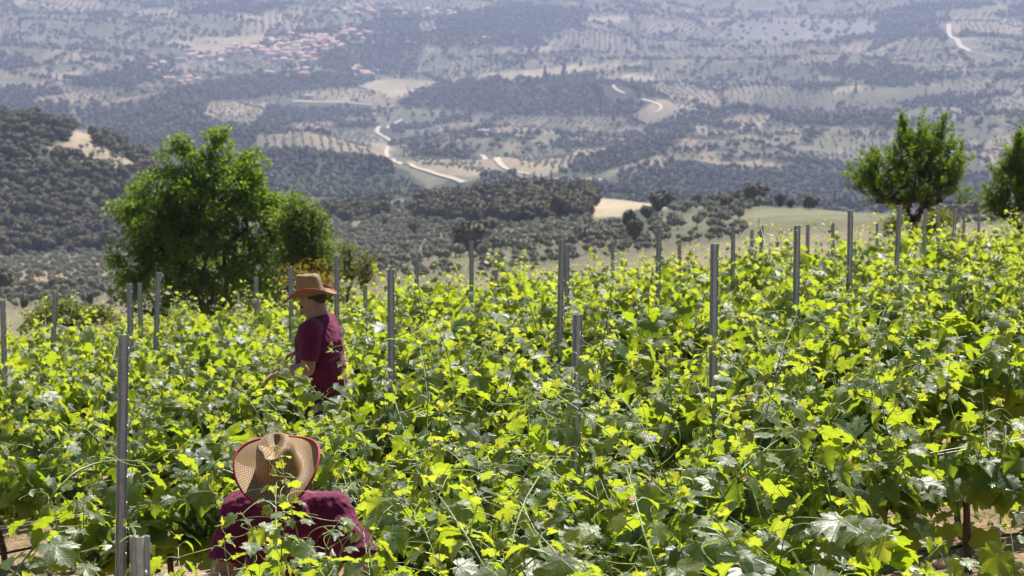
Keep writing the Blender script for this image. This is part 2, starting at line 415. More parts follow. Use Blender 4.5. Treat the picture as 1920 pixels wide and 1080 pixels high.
# ------------------------------------------------------------------ materials
MAT = {}
def make_materials():
    # ground
    t = NT("ground"); oc = t.obj_coords()
    a = t.n("ShaderNodeAttribute", attribute_name="cover").outputs["Color"]
    n1 = t.noise(0.25, 5, 0.65, oc); n2 = t.noise(5.0, 6, 0.7, oc)
    c = t.mix(1.0, a, t.ramp(n1, [(.3, (.72, .72, .72)), (.7, (1.3, 1.28, 1.22))]), 'MULTIPLY')
    c = t.mix(1.0, c, t.ramp(n2, [(.32, (.6, .58, .56)), (.5, (1, 1, 1)), (.7, (1.3, 1.27, 1.2))]), 'MULTIPLY')
    vor = t.n("ShaderNodeTexVoronoi", {"Scale": 22.0, "Vector": oc}).outputs["Distance"]
    h = t.math('ADD', t.math('MULTIPLY', n2, 0.06), t.math('MULTIPLY', vor, 0.03))
    MAT['ground'] = t.done(t.bsdf(c, 0.95, spec=0.15, normal=t.bump(h, 0.9, 1.0)))
    # vine leaves: thin, translucent, veined
    def leafmat(name, c_old, c_young, t_old, t_young, rough, tr):
        t = NT(name)
        tint = t.n("ShaderNodeSeparateColor", {0: t.n("ShaderNodeAttribute", attribute_name="tint").outputs["Color"]})
        rnd = t.n("ShaderNodeObjectInfo").outputs["Random"]
        age = t.math('ADD', tint.outputs[0], t.math('MULTIPLY', t.math('SUBTRACT', rnd, 0.5), 0.16), clamp=True)
        uv = t.n("ShaderNodeSeparateXYZ", {0: t.n("ShaderNodeUVMap", uv_map="leaf").outputs[0]})
        x, y = uv.outputs[0], uv.outputs[1]
        ang = t.math('ARCTAN2', t.math('ABSOLUTE', x), y)                  # 0 at the tip, pi at the stalk side
        k = t.math('PINGPONG', ang, 0.46)                                  # main veins every 0.92 rad
        rad = t.math('SQRT', t.math('ADD', t.math('MULTIPLY', x, x), t.math('MULTIPLY', y, y)))
        dist = t.math('MULTIPLY', k, rad)
        vein = t.math('SUBTRACT', 1.0, t.math('MULTIPLY', dist, 55.0), clamp=True)
        sec = t.n("ShaderNodeMath", operation='SINE', ins={0: t.math('MULTIPLY', t.math('SUBTRACT', rad, t.math('MULTIPLY', k, 0.7)), 62.0)}).outputs[0]
        sec = t.math('MULTIPLY', t.math('SUBTRACT', sec, 0.86, clamp=True), 2.5)
        vv = t.math('MAXIMUM', vein, sec, clamp=True)
        blot = t.noise(9.0, 2, 0.5, t.n("ShaderNodeUVMap", uv_map="leaf").outputs[0])
        base = t.mix(age, c_old, c_young)
        base = t.mix(1.0, base, t.ramp(blot, [(.3, (.8, .82, .8)), (.7, (1.2, 1.15, 1.1))]), 'MULTIPLY')
        base = t.mix(t.math('MULTIPLY', vv, 0.45), base, (.30, .38, .12))
        back = t.n("ShaderNodeNewGeometry").outputs["Backfacing"]
        base = t.mix(t.math('MULTIPLY', back, 0.45), base, (.20, .27, .14))
        trans = t.mix(age, t_old, t_young)
        trans = t.mix(t.math('MULTIPLY', vein, 0.45), trans, (.10, .16, .02))
        rg = t.math('ADD', rough, t.math('MULTIPLY', back, 0.3))
        bmp = t.bump(t.math('ADD', vv, blot), 0.35, 0.004)
        p = t.bsdf(base, rg, spec=0.65, normal=bmp)
        tl = t.n("ShaderNodeBsdfTranslucent", {"Color": trans}).outputs[0]
        mx = t.n("ShaderNodeMixShader", {0: tr}); t.set(mx.inputs[1], p); t.set(mx.inputs[2], tl)
        return t.done(mx.outputs[0])
    MAT['leaf'] = leafmat("vine_leaf", (.013, .045, .011), (.10, .17, .035), (.40, .54, .012), (.74, .76, .06), 0.42, 0.46)
    def tree_leaf(name, a, b, ta, tb, tr=0.4, rough=.5):
        t = NT(name)
        tint = t.n("ShaderNodeSeparateColor", {0: t.n("ShaderNodeAttribute", attribute_name="tint").outputs["Color"]}).outputs[0]
        p = t.bsdf(t.mix(tint, a, b), rough, spec=0.35)
        tl = t.n("ShaderNodeBsdfTranslucent", {"Color": t.mix(tint, ta, tb)}).outputs[0]
        mx = t.n("ShaderNodeMixShader", {0: tr}); t.set(mx.inputs[1], p); t.set(mx.inputs[2], tl)
        return t.done(mx.outputs[0])
    MAT['mulberry'] = tree_leaf("broad_leaf", (.03, .07, .014), (.07, .12, .02), (.16, .33, .015), (.44, .58, .03), .46)
    MAT['almond'] = tree_leaf("almond_leaf", (.04, .09, .015), (.10, .17, .02), (.14, .27, .010), (.40, .52, .02), .46)
    MAT['shrub'] = tree_leaf("shrub_leaf", (.06, .085, .02), (.16, .17, .04), (.16, .22, .02), (.42, .42, .04))
    MAT['shrub2'] = tree_leaf("green_shrub_leaf", (.045, .075, .018), (.10, .12, .03), (.16, .30, .02), (.40, .50, .03))
    MAT['yellow'] = tree_leaf("yellow_blossom", (.30, .24, .02), (.45, .33, .03), (.4, .3, .02), (.5, .4, .02))
    MAT['weed'] = tree_leaf("weed_leaf", (.06, .11, .03), (.20, .22, .09), (.2, .32, .04), (.4, .45, .1))
    def simple(name, col, rough=.8, spec=.3, scale=8, amp=.3, bump=.3, bdist=.005, metallic=0.0, coords=None):
        t = NT(name); oc = t.obj_coords()
        n = t.noise(scale, 5, .65, oc)
        c = t.mix(1.0, col, t.ramp(n, [(.3, (1 - amp,) * 3), (.7, (1 + amp,) * 3)]), 'MULTIPLY')
        return t.done(t.bsdf(c, rough, metallic, spec, t.bump(n, bump, bdist)))
    MAT['bark'] = simple("bark", (.085, .06, .042), .9, .2, 30, .5, .9, .02)
    MAT['vinebark'] = simple("vine_bark", (.11, .075, .05), .9, .2, 60, .5, .9, .01)
    MAT['shoot'] = simple("green_shoot", (.16, .24, .05), .45, .5, 20, .25, .1, .002)
    MAT['tendril'] = simple("pale_tendril", (.33, .40, .10), .5, .5, 20, .2, .1, .002)
    MAT['tube'] = simple("drip_tube", (.012, .012, .013), .35, .5, 40, .3, .1, .002)
    MAT['wire'] = simple("wire", (.42, .42, .42), .6, .5, 60, .3, .2, .001, metallic=.8)
    MAT['skin'] = simple("skin", (.40, .215, .135), .55, .4, 40, .12, .25, .002)
    MAT['hair'] = simple("hair", (.07, .045, .032), .7, .3, 120, .4, .8, .003)
    MAT['eye'] = simple("eye", (.05, .035, .03), .2, .5, 5, .1, 0, 0)
    MAT['jeans'] = simple("dark_jeans", (.025, .032, .055), .85, .2, 200, .35, .4, .002)
    MAT['print'] = simple("shirt_print", (.50, .40, .44), .8, .2, 60, .15, .1, .001)
    MAT['hatrim'] = simple("hat_rim_tape", (.36, .018, .05), .7, .3, 200, .25, .4, .001)
    MAT['boot'] = simple("boot", (.06, .04, .03), .6, .4, 60, .3, .3, .002)
    t = NT("maroon_cotton"); oc = t.obj_coords()
    n = t.noise(4, 4, .6, oc); w = t.noise(900, 2, .6, oc); fold = t.n("ShaderNodeTexNoise", {"Scale": 7.0, "Detail": 3, "Roughness": .5, "Distortion": 1.2, "Vector": oc}).outputs[0]
    c = t.mix(1.0, (.145, .010, .052), t.ramp(n, [(.3, (.88,) * 3), (.7, (1.12,) * 3)]), 'MULTIPLY')
    hb = t.math('ADD', t.math('MULTIPLY', fold, 1.0), t.math('MULTIPLY', w, 0.02))
    MAT['shirt'] = t.done(t.bsdf(c, .85, spec=.25, normal=t.bump(hb, .7, .03), **{"Sheen Weight": .08, "Sheen Roughness": .5}))
    # galvanised steel posts
    t = NT("galvanised_steel"); oc = t.obj_coords()
    mp = t.n("ShaderNodeMapping", {"Vector": oc, "Scale": (1, 1, .12)}).outputs[0]
    sp = t.n("ShaderNodeTexVoronoi", {"Scale": 70.0, "Vector": oc}).outputs["Color"]
    st = t.noise(60, 5, .7, mp)
    bw = t.n("ShaderNodeRGBToBW", {0: sp}).outputs[0]
    c = t.mix(.25, t.ramp(st, [(.3, (.42, .44, .45)), (.7, (.66, .68, .69))]), bw, 'MULTIPLY')
    MAT['steel'] = t.done(t.bsdf(c, t.math('ADD', .42, t.math('MULTIPLY', st, .2)), .25, .5, t.bump(st, .15, .002)))
    # woven straw
    t = NT("woven_straw")
    uv = t.n("ShaderNodeUVMap", uv_map="weave").outputs[0]
    ch = t.n("ShaderNodeTexChecker", {"Vector": uv, "Scale": 1.0, "Color1": (1, 1, 1, 1), "Color2": (0, 0, 0, 1)}).outputs["Fac"]
    br = t.noise(1.1, 3, .6, uv)
    sx = t.n("ShaderNodeSeparateXYZ", {0: uv})
    wv = t.math('MULTIPLY', t.math('ABSOLUTE', t.math('SINE', t.math('MULTIPLY', sx.outputs[0], math.pi))), t.math('ABSOLUTE', t.math('SINE', t.math('MULTIPLY', sx.outputs[1], math.pi))))
    c = t.mix(ch, (.60, .40, .17), (.25, .13, .045))
    c = t.mix(t.math('SUBTRACT', 1.0, t.math('MULTIPLY', wv, 2.2), clamp=True), c, (.14, .07, .025))
    c = t.mix(1.0, c, t.ramp(br, [(.25, (.75,) * 3), (.75, (1.2,) * 3)]), 'MULTIPLY')
    MAT['straw'] = t.done(t.bsdf(c, .5, spec=.4, normal=t.bump(wv, .6, .003)))
    # distant crowns
    def crown(name, a, b, c3):
        t = NT(name); oc = t.obj_coords()
        r = t.n("ShaderNodeObjectInfo").outputs["Random"]
        n = t.noise(1.3, 4, .7, oc)
        c = t.mix(r, a, b)
        c = t.mix(t.ramp(n, [(.4, (0, 0, 0)), (.65, (1, 1, 1))]), c, c3)
        p = t.bsdf(c, .8, spec=.25, normal=t.bump(n, .8, .5))
        return t.done(p)
    MAT['olive_crown'] = crown("olive_crown", (.19, .19, .135), (.26, .255, .185), (.31, .30, .22))
    MAT['wood_crown'] = crown("woodland_crown", (.038, .043, .020), (.085, .082, .038), (.19, .165, .085))
    MAT['far_wood_crown'] = crown("far_woodland_crown", (.045, .055, .034), (.072, .078, .047), (.105, .105, .065))
    MAT['wood_crown_green'] = crown("poplar_crown", (.055, .085, .03), (.09, .13, .05), (.13, .17, .07))
    MAT['cypress_crown'] = crown("cypress_crown", (.020, .032, .018), (.035, .05, .025), (.05, .065, .03))
    MAT['dirt_road'] = simple("pale_dirt", (.42, .36, .29), .95, .1, .3, .15, .2, .05)
    MAT['plaster'] = simple("plaster", (.72, .68, .60), .9, .2, .5, .12, .1, .02)
    MAT['plaster_ochre'] = simple("ochre_plaster", (.60, .42, .30), .9, .2, .5, .12, .1, .02)
    MAT['tile'] = simple("clay_tile", (.46, .26, .20), .85, .2, .8, .25, .3, .05)
    MAT['tile_pale'] = simple("weathered_tile", (.54, .40, .33), .85, .2, .8, .25, .3, .05)
    MAT['metal_roof'] = simple("pale_roof", (.75, .75, .74), .6, .3, .8, .1, .1, .02)
    MAT['shutter'] = simple("dark_window", (.05, .06, .07), .3, .5, 1, .1, 0, 0)
make_materials()
terrain = build_terrain()

# ------------------------------------------------------------------ distant tree meshes
def ico(sub):
    bm = bmesh.new(); bmesh.ops.create_icosphere(bm, subdivisions=sub, radius=1.0)
    v = np.array([x.co[:] for x in bm.verts]); f = np.array([[q.index for q in p.verts] for p in bm.faces])
    bm.free(); return v, f
ICO1, ICO2, ICO3 = ico(1), ico(2), ico(3)
def crown_mesh(name, mat, lumps, R, H, z0, cards, card_size, seed, trunk=True, cone=False, icos=None):
    """crown of noisy lumps with leaf-clump faces all over; R radius, H height of the crown, z0 its underside"""
    r = np.random.default_rng(seed)
    mb = MB(); V, F = icos or ICO2
    cen = []
    for k in range(lumps):
        if cone:
            h = (k + .5) / lumps; rr = R * (1 - h) ** .7 * .95 + .08 * R
            c = np.array([r.normal() * .04 * R, r.normal() * .04 * R, z0 + H * (.06 + .88 * h)]); sc_ = np.array([rr, rr, H / lumps * 1.1])
        elif lumps == 1:
            c = np.array([0, 0, z0 + H / 2]); sc_ = np.array([R, R, H / 2])
        else:
            a = k / lumps * 6.28 + r.uniform(-.4, .4); q = R * r.uniform(.25, .58) if k else 0
            c = np.array([math.cos(a) * q, math.sin(a) * q, z0 + H * r.uniform(.32, .68)]) if k else np.array([0, 0, z0 + H * .62])
            sc_ = np.array([R * r.uniform(.42, .6), R * r.uniform(.42, .6), H * r.uniform(.25, .38)])
        n = np.array([mnoise.noise(Vector(p * 2.3 + k * 7.1 + seed)) for p in V])
        n2 = np.array([mnoise.noise(Vector(p * 5.1 + k * 3.1 + seed)) for p in V])
        v = V * (1 + .28 * n + .16 * n2)[:, None] * sc_ + c
        mb.add(v, None, F); cen.append((c, sc_))
    if cards:
        k = r.integers(0, lumps, cards); d = r.normal(size=(cards, 3)); d /= np.linalg.norm(d, axis=1)[:, None]
        d[:, 2] = np.where(d[:, 2] < -.3, -d[:, 2], d[:, 2])
        C = np.array([cen[i][0] for i in k]); S_ = np.array([cen[i][1] for i in k])
        p = C + d * S_ * r.uniform(.9, 1.22, (cards, 1))
        a = r.normal(size=(cards, 3)); a /= np.linalg.norm(a, axis=1)[:, None]; b = np.cross(a, d + r.normal(size=(cards, 3)) * .5); b /= np.linalg.norm(b, axis=1)[:, None] + 1e-9
        s_ = card_size * r.uniform(.6, 1.4, (cards, 1))
        tri = np.stack([p - a * s_, p + a * s_ * .6 - b * s_ * .6, p + a * s_ * .3 + b * s_], 1).reshape(-1, 3)
        mb.add(tri, None, np.arange(cards * 3).reshape(-1, 3))
    nc = sum(len(x) for x in mb.f3)
    if trunk:
        mb.tube([[0, 0, -.6], [R * .05, 0, z0 * .6], [0, R * .03, z0 + H * .3]], [R * .10, R * .07, R * .05], 5)
    me = mb.mesh(name, [MAT[mat], MAT['bark']], True)
    if trunk:
        mi = np.zeros(len(me.polygons), np.int32)
        n4 = len(mb.f4[0]); mi[:n4] = 1; mi[n4 + nc:] = 1
        me.polygons.foreach_set("material_index", mi)
    return me

OLV = [crown_mesh("olive_tree", 'olive_crown', 5, 1.9, 2.9, 1.0, 220, .34, 10 + k) for k in range(4)]
PIN = [crown_mesh("broadleaf_tree", 'wood_crown', 6, 3.3, 6.2, .7, 320, .55, 30 + k) for k in range(4)]
CYP = [crown_mesh("cypress_tree", 'cypress_crown', 6, 1.5, 10, .8, 160, .4, 50 + k, cone=True) for k in range(2)]
FOL = [crown_mesh("olive_far", 'olive_crown', 2, 2.2, 3.2, .5, 14, .8, 70 + k, False, icos=ICO1) for k in range(3)]
FWD = [crown_mesh("wood_far", 'far_wood_crown', 3, 4.2, 7.5, 0, 30, 1.2, 80 + k, False, icos=ICO1) for k in range(3)]
FCY = [crown_mesh("cypress_far", 'cypress_crown', 3, 2.2, 9.5, 0, 12, .9, 90 + k, False, cone=True, icos=ICO1) for k in range(1)]
FGR = [crown_mesh("poplar_far", 'wood_crown_green', 3, 4.2, 6.5, 0, 30, 1.1, 95 + k, False, icos=ICO1) for k in range(1)]

def gn_scatter(name, pts, rot, scl, idx, meshes, label):
    """one 'stuff' object: tree meshes instanced on points, made real by the renderer"""
    me = bpy.data.meshes.new(name)
    me.vertices.add(len(pts)); me.vertices.foreach_set("co", np.asarray(pts, np.float32).ravel())
    a = me.attributes.new("rot", 'FLOAT_VECTOR', 'POINT'); r3 = np.zeros((len(pts), 3), np.float32); r3[:, 2] = rot; a.data.foreach_set("vector", r3.ravel())
    a = me.attributes.new("scl", 'FLOAT_VECTOR', 'POINT'); a.data.foreach_set("vector", np.asarray(scl, np.float32).ravel())
    a = me.attributes.new("idx", 'INT', 'POINT'); a.data.foreach_set("value", np.asarray(idx, np.int32))
    o = link(name, me); tag(o, kind="stuff", label=label)
    ng = bpy.data.node_groups.new(name + "_nodes", 'GeometryNodeTree')
    ng.interface.new_socket("Geometry", in_out='INPUT', socket_type='NodeSocketGeometry')
    ng.interface.new_socket("Geometry", in_out='OUTPUT', socket_type='NodeSocketGeometry')
    N = ng.nodes; L = ng.links
    gi = N.new("NodeGroupInput"); go = N.new("NodeGroupOutput"); jn = N.new("GeometryNodeJoinGeometry")
    def named(nm, typ):
        n = N.new("GeometryNodeInputNamedAttribute"); n.data_type = typ; n.inputs["Name"].default_value = nm
        return next(s for s in n.outputs if s.enabled and s.name == "Attribute")
    ro, so, io = named("rot", 'FLOAT_VECTOR'), named("scl", 'FLOAT_VECTOR'), named("idx", 'INT')
    for k, m in enumerate(meshes):
        src = SRC.get(m.name)
        if src is None:
            src = bpy.data.objects.new(m.name + "_source", m); SRC[m.name] = src
        oi = N.new("GeometryNodeObjectInfo"); oi.inputs["Object"].default_value = src; oi.inputs["As Instance"].default_value = True
        cmp_ = N.new("FunctionNodeCompare"); cmp_.data_type = 'INT'; cmp_.operation = 'EQUAL'
        ii = [s for s in cmp_.inputs if s.enabled]
        L.new(io, ii[0]); ii[1].default_value = k
        ip = N.new("GeometryNodeInstanceOnPoints")
        L.new(gi.outputs[0], ip.inputs["Points"]); L.new(cmp_.outputs[0], ip.inputs["Selection"])
        L.new(oi.outputs["Geometry"], ip.inputs["Instance"])
        e2r = N.new("FunctionNodeEulerToRotation"); L.new(ro, e2r.inputs[0]); L.new(e2r.outputs[0], ip.inputs["Rotation"])
        L.new(so, ip.inputs["Scale"]); L.new(ip.outputs[0], jn.inputs[0])
    L.new(jn.outputs[0], go.inputs[0])
    md = o.modifiers.new("scatter", 'NODES'); md.node_group = ng
    return o
SRC = {}

def frustum(x, y, m=0.05):
    return (np.abs(x) < (0.212 + m) * y + 12)
def visible_mid(x, y, z, topz):
    """drop what lies out of the photo's sight behind the near slopes"""
    return np.ones(len(x), bool)

# candidate points: jittered grids in the world, thinned by land cover
def grid_pts(sp, y0, y1, ang, jit, seed):
    r = np.random.default_rng(seed)
    W = 0.28 * y1 + 30
    n = int((y1 * 1.35 + W) / sp) + 2
    i, j = np.meshgrid(np.arange(-n, n), np.arange(-n, n)); i = i.ravel() * sp; j = j.ravel() * sp
    x = i * math.cos(ang) - j * math.sin(ang); y = i * math.sin(ang) + j * math.cos(ang) + (y0 + y1) / 2
    k = (y > y0) & (y < y1) & frustum(x, y); x, y = x[k], y[k]
    return x + r.normal(size=len(x)) * jit * sp, y + r.normal(size=len(x)) * jit * sp

# ------------------------------------------------------------------ dirt tracks across the valley
TRK = []
def track(pts, width, label):
    P = []
    for (u0, v0), (u1, v1) in zip(pts[:-1], pts[1:]):
        for q in np.linspace(0, 1, 7)[:-1]: P.append(on_ground(u0 + (u1 - u0) * q, v0 + (v1 - v0) * q))
    P.append(on_ground(*pts[-1])); P = np.array(P)
    for _ in range(3):
        P[1:-1, 1] = np.median(np.stack([P[:-2, 1], P[1:-1, 1], P[2:, 1]]), 0)
        P[1:-1, :2] = (P[:-2, :2] + P[1:-1, :2] * 2 + P[2:, :2]) / 4
    P[:, 0] = np.convolve(np.pad(P[:, 0], 3, mode='edge'), np.ones(7) / 7, 'valid'); P[:, 1] = np.convolve(np.pad(P[:, 1], 3, mode='edge'), np.ones(7) / 7, 'valid')
    t = np.gradient(P[:, :2], axis=0); t /= np.linalg.norm(t, axis=1)[:, None] + 1e-9
    nrm = np.stack([-t[:, 1], t[:, 0]], 1); rows = []
    for q in (-1, -.33, .33, 1):
        xy = P[:, :2] + nrm * q * width * .2
        rows.append(np.stack([xy[:, 0], xy[:, 1], height(xy[:, 0], xy[:, 1]) + 1.1], 1))
    TRK.append(np.stack([np.interp(np.linspace(0, len(P) - 1, len(P) * 8), np.arange(len(P)), P[:, k]) for k in (0, 1)], 1))
    rows = np.stack(rows, 1); n = len(P)
    idx = np.arange(n * 4).reshape(n, 4)
    f = np.stack([idx[:-1, :-1], idx[:-1, 1:], idx[1:, 1:], idx[1:, :-1]], -1).reshape(-1, 4)
    o = link("dirt_track", np_mesh("dirt_track", rows.reshape(-1, 3), f, [MAT['dirt_road']])); tag(o, label, kind="structure")
track([(757, 224), (735, 234), (712, 241), (703, 248), (716, 256), (735, 264), (742, 270)], 14, "pale winding dirt track on the far slope")
track([(728, 274), (722, 288), (732, 300), (770, 314), (810, 326), (850, 336), (872, 346)], 11, "pale track running down to the valley floor")
track([(896, 292), (920, 295), (934, 303), (940, 313), (952, 321), (1000, 330)], 14, "pale curved track above the valley wood")
track([(1780, 44), (1777, 60), (1790, 76), (1806, 90), (1822, 98)], 22, "pale dirt road cut across the upper far slope")
track([(1822, 98), (1850, 104), (1876, 110)], 9, "thin track carrying on from the pale dirt road")
track([(1200, 186), (1224, 192), (1238, 198), (1242, 206), (1225, 214)], 12, "small pale track bending beside the far wood")
track([(1120, 158), (1150, 168), (1175, 178)], 9, "short pale track across the far knoll")
track([(540, 190), (600, 192), (660, 195), (705, 197)], 18, "pale yard and road below the village")
track([(1400, 258), (1430, 268), (1500, 278), (1560, 286)], 6, "thin track along the far green field")
track([(985, 336), (1060, 337), (1145, 338)], 7, "pale valley road behind the wooded knoll")

def off_tracks(x, y, gap=14.0):
    Tk = np.concatenate(TRK); cell = {(int(a // 30), int(b // 30)) for a, b in Tk}
    cells = {}
    for a, b in Tk: cells.setdefault((int(a // 30), int(b // 30)), []).append((a, b))
    keep = np.ones(len(x), bool)
    cx = (x // 30).astype(int); cy = (y // 30).astype(int)
    occ = {(i + p, j + q) for i, j in cell for p in (-1, 0, 1) for q in (-2, -1, 0, 1)}
    for n in range(len(x)):
        if (cx[n], cy[n]) not in occ: continue
        for p in (-1, 0, 1):
            for q in (-1, 0, 1, 2):
                for a, b in cells.get((cx[n] + p, cy[n] + q), ()):
                    if abs(a - x[n]) < gap and -gap < b - y[n] < 45: keep[n] = False
    return keep
def scatter_world():
    r = np.random.default_rng(99)
    things = []
    # ---- near and middle slopes, up to the crest of the first ridge
    x, y = grid_pts(3.9, 310, 1300, .35, .13, 1)
    c, rr, e, u, v = classify(x, y)
    z = height(x, y)
    ol = (c == OLIVE) & (r.random(len(x)) < .58); ol |= (c == SPARSE) & (r.random(len(x)) < .35); ol |= (c == SCRUB) & (r.random(len(x)) < .25)
    ol |= (c == MEADOW) & (r.random(len(x)) < .03)
    ol &= (y > 330)
    ols = np.stack([x, y, z], 1)[ol]
    x, y = grid_pts(5.8, 340, 1300, .9, .30, 2)
    c, rr, e, u, v = classify(x, y); z = height(x, y)
    wd = (c == WOOD) | ((c == SCRUB) & (r.random(len(x)) < .02)) | ((c == OLIVE) & (r.random(len(x)) < .005))
    wds = np.stack([x, y, z], 1)[wd]
    # terrain that the photo cannot see (behind crests) stays bare beyond a margin
    def seen(p, top):
        keep = np.ones(len(p), bool)
        for q in np.linspace(.55, .985, 26):
            h = height(p[:, 0] * q, p[:, 1] * q)
            keep &= ~(((p[:, 2] + top) * q) < h - 4.0)
        return keep
    def clear_view(p, top, polys):
        k = np.ones(len(p), bool)
        for t_ in (.15, .6, 1.0):
            u_, v_ = proj(p[:, 0], p[:, 1], p[:, 2] + top * t_)
            for q in polys: k &= ~(inpoly(u_, v_, q) & (p[:, 1] < 1300))
        return k
    open_ = [MIDPOLY[2][1], MIDPOLY[4][1], MIDPOLY[7][1]]
    ols = ols[seen(ols, 4)]; wds = wds[seen(wds, 7)]; wds = wds[clear_view(wds, 6, open_)]; ols = ols[clear_view(ols, 2, open_)]
    def split(p, n, wt=None):
        u_, v_ = proj(p[:, 0], p[:, 1], p[:, 2])
        inside = (u_ > -20) & (u_ < 1940)
        vis = np.array([True] * len(p))
        key = p[:, 1] + 5000 * (~inside) + (wt if wt is not None else 0)
        o = np.argsort(key); return p[o[:n]], p[o[n:]]
    o_near, o_rest = split(ols, 300)
    u_, v_ = proj(wds[:, 0], wds[:, 1], wds[:, 2])
    w_near, w_rest = split(wds, 300, np.where((u_ < 280), 80, 0.))
    SZ = lambda s, lo, hi: "small" if s < lo else "large" if s > hi else "middling"
    def lab_olive(u, v, y, s):
        w = "left of the big broad tree" if u < 200 else "behind the big broad tree" if u < 600 else "right of the bushy tree" if u < 760 else "left of the close post pair" if u < 1040 else "below the pale knoll field" if u < 1240 else "below the green field" if u < 1640 else "beyond the almond trees"
        return "%s grey-green olive tree %s, %s" % (SZ(s, .46, .57), "in the nearest grove" if y < 430 else "in the middle groves" if y < 600 else "in the furthest grove", w)
    def lab_wood(u, v, y, s):
        if u < 560: return "%s dark tree on the wooded hill behind the broad tree" % SZ(s, .68, .86)
        w = "left of the knoll wood" if u < 776 else "at the left end of the knoll wood" if u < 880 else "in the middle of the knoll wood" if u < 1010 else "at the right end of the knoll wood" if u < 1120 else "right of the pale knoll field"
        return "%s dark bushy tree %s, %s" % (SZ(s, .68, .86), "on its near edge" if y < 740 else "on its far edge" if y > 850 else "among others", w)
    for k, p in enumerate(o_near):
        o = link("olive_tree", OLV[k % 4], loc=p); s = r.uniform(.36, .66); s *= (.68 if p[1] < 540 else 1); o.scale = (s, s, s * r.uniform(.85, 1.1)); o.rotation_euler.z = r.uniform(0, 6.28)
        u1, v1 = proj(*p); l = lab_olive(u1, v1, p[1], s); tag(o, l, "olive tree", "olive trees: " + l.replace("tree ", ""))
    for k, p in enumerate(w_near):
        o = link("broadleaf_tree", PIN[k % 4], loc=p); s = r.uniform(.55, 1.0); o.scale = (s, s, s * r.uniform(.72, 1.05)); o.rotation_euler.z = r.uniform(0, 6.28)
        u1, v1 = proj(*p); l = lab_wood(u1, v1, p[1], s); tag(o, l, "tree", "woodland trees: " + l.replace("tree ", ""))
    def sc(p, a, b, zs=(.8, 1.15)):
        s = r.uniform(a, b, len(p)); return np.stack([s, s, s * r.uniform(*zs, len(p))], 1)
    gn_scatter("olive_groves", o_rest, r.uniform(0, 6.28, len(o_rest)), sc(o_rest, .36, .66), r.integers(0, 4, len(o_rest)), OLV, "grey-green olive groves spread over the middle slopes")
    gn_scatter("hillside_woodland", w_rest, r.uniform(0, 6.28, len(w_rest)), sc(w_rest, .5, 1.05, (.65, 1.05)), r.integers(0, 4, len(w_rest)), PIN, "dark woodland covering the near hill and knoll")
    # ---- far mountainside
    P = []; K = []; S = []
    for band, (y0, y1, sp) in enumerate([(1500, 2600, 9.5), (2600, 4000, 11.5), (4000, 6600, 15.0)]):
        for q, ang in enumerate((.1, .75, 1.3)):            # each parcel keeps one planting direction
            x, y = grid_pts(sp, y0, y1, ang, .09, 200 + band * 10 + q)
            c, rr, e, u, v = classify(x, y)
            mine = ((rr * 9973).astype(int) % 3) == q
            k = mine & (((c == OLIVE) & (r.random(len(x)) < .78)) | ((c == SPARSE) & (r.random(len(x)) < .72)) | ((c == SCRUB) & (r.random(len(x)) < .30)))
            x, y, c = x[k], y[k], c[k]
            P.append(np.stack([x, y, height(x, y)], 1)); K.append(r.integers(0, 3, len(x))); S.append(sc(P[-1], .8, 1.3) * sp / 10.5)
        x, y = grid_pts(sp * .8, y0, y1, .4, .3, 300 + band)
        c, rr, e, u, v = classify(x, y)
        k = (c == WOOD) & (r.random(len(x)) < .85) | ((c == SCRUB) & (r.random(len(x)) < .10)) | ((c == OLIVE) & (r.random(len(x)) < .018)) | ((c == CLIFF) & (r.random(len(x)) < .06))
        x, y, u, v = x[k], y[k], u[k], v[k]
        P.append(np.stack([x, y, height(x, y)], 1))
        kind = r.integers(3, 6, len(x))
        kind[r.random(len(x)) < .04] = 6
        kind[(v > 335) & (v < 385) & (u < 830) & (r.random(len(x)) < .8)] = 7
        kind[r.random(len(x)) < .04] = 7
        K.append(kind); S.append(sc(P[-1], .5, 1.15) * sp / 10.0)
    P = np.concatenate(P); K = np.concatenate(K); S = np.concatenate(S)
    P[:, 2] -= .3
    kt = off_tracks(P[:, 0], P[:, 1]); P, K, S = P[kt], K[kt], S[kt]
    print("far trees", len(P), "mid olive", len(ols), "mid wood", len(wds))
    f = K <= 2
    gn_scatter("far_olive_groves", P[f], r.uniform(0, 6.28, f.sum()), S[f], K[f], FOL, "rows of olive trees dotting the far mountainside")
    f = ~f
    gn_scatter("far_woodland", P[f], r.uniform(0, 6.28, f.sum()), S[f], K[f] - 3, FWD + FCY + FGR, "dark woods and hedges on the far mountainside")
scatter_world()

# single trees that stand out at the edge of the near slope
def lone(u, v, depth, wpx, hpx, mesh, name, label, cat="tree", group=None, sink=.3):
    x_, depth, z = on_ground(u, v, 250, 1300); p = at(u, v, depth)
    o = link(name, mesh, loc=(p[0], p[1], z - sink))
    me_r = max(abs(c[0]) for c in mesh_box[mesh.name]); top = max(c[2] for c in mesh_box[mesh.name])
    wx = wpx * depth / FPX / 2
    topz = (z + hpx * depth / FPX)
    o.scale = (wx / me_r, wx / me_r, max(.3, (topz - z + sink) / top)); o.rotation_euler.z = u
    tag(o, label, cat, group); return o
mesh_box = {m.name: [tuple(v.co) for v in m.vertices] for m in OLV + PIN + CYP}
lone(1517, 393, 330, 44, 32, PIN[0], "round_bush", "lone round dark bush on the edge of the green field", "bush")
lone(1462, 388, 380, 24, 26, PIN[1], "small_tree", "small dark tree just left of the lone round bush")
lone(1481, 390, 380, 18, 20, PIN[2], "small_tree", "slender dark tree between two round bushes on the field edge")
lone(1416, 384, 420, 18, 22, PIN[3], "small_tree", "small round tree on the ridge line by the green field")
lone(1356, 384, 500, 20, 22, PIN[1], "small_tree", "round tree on the ridge above the scrubby slope")
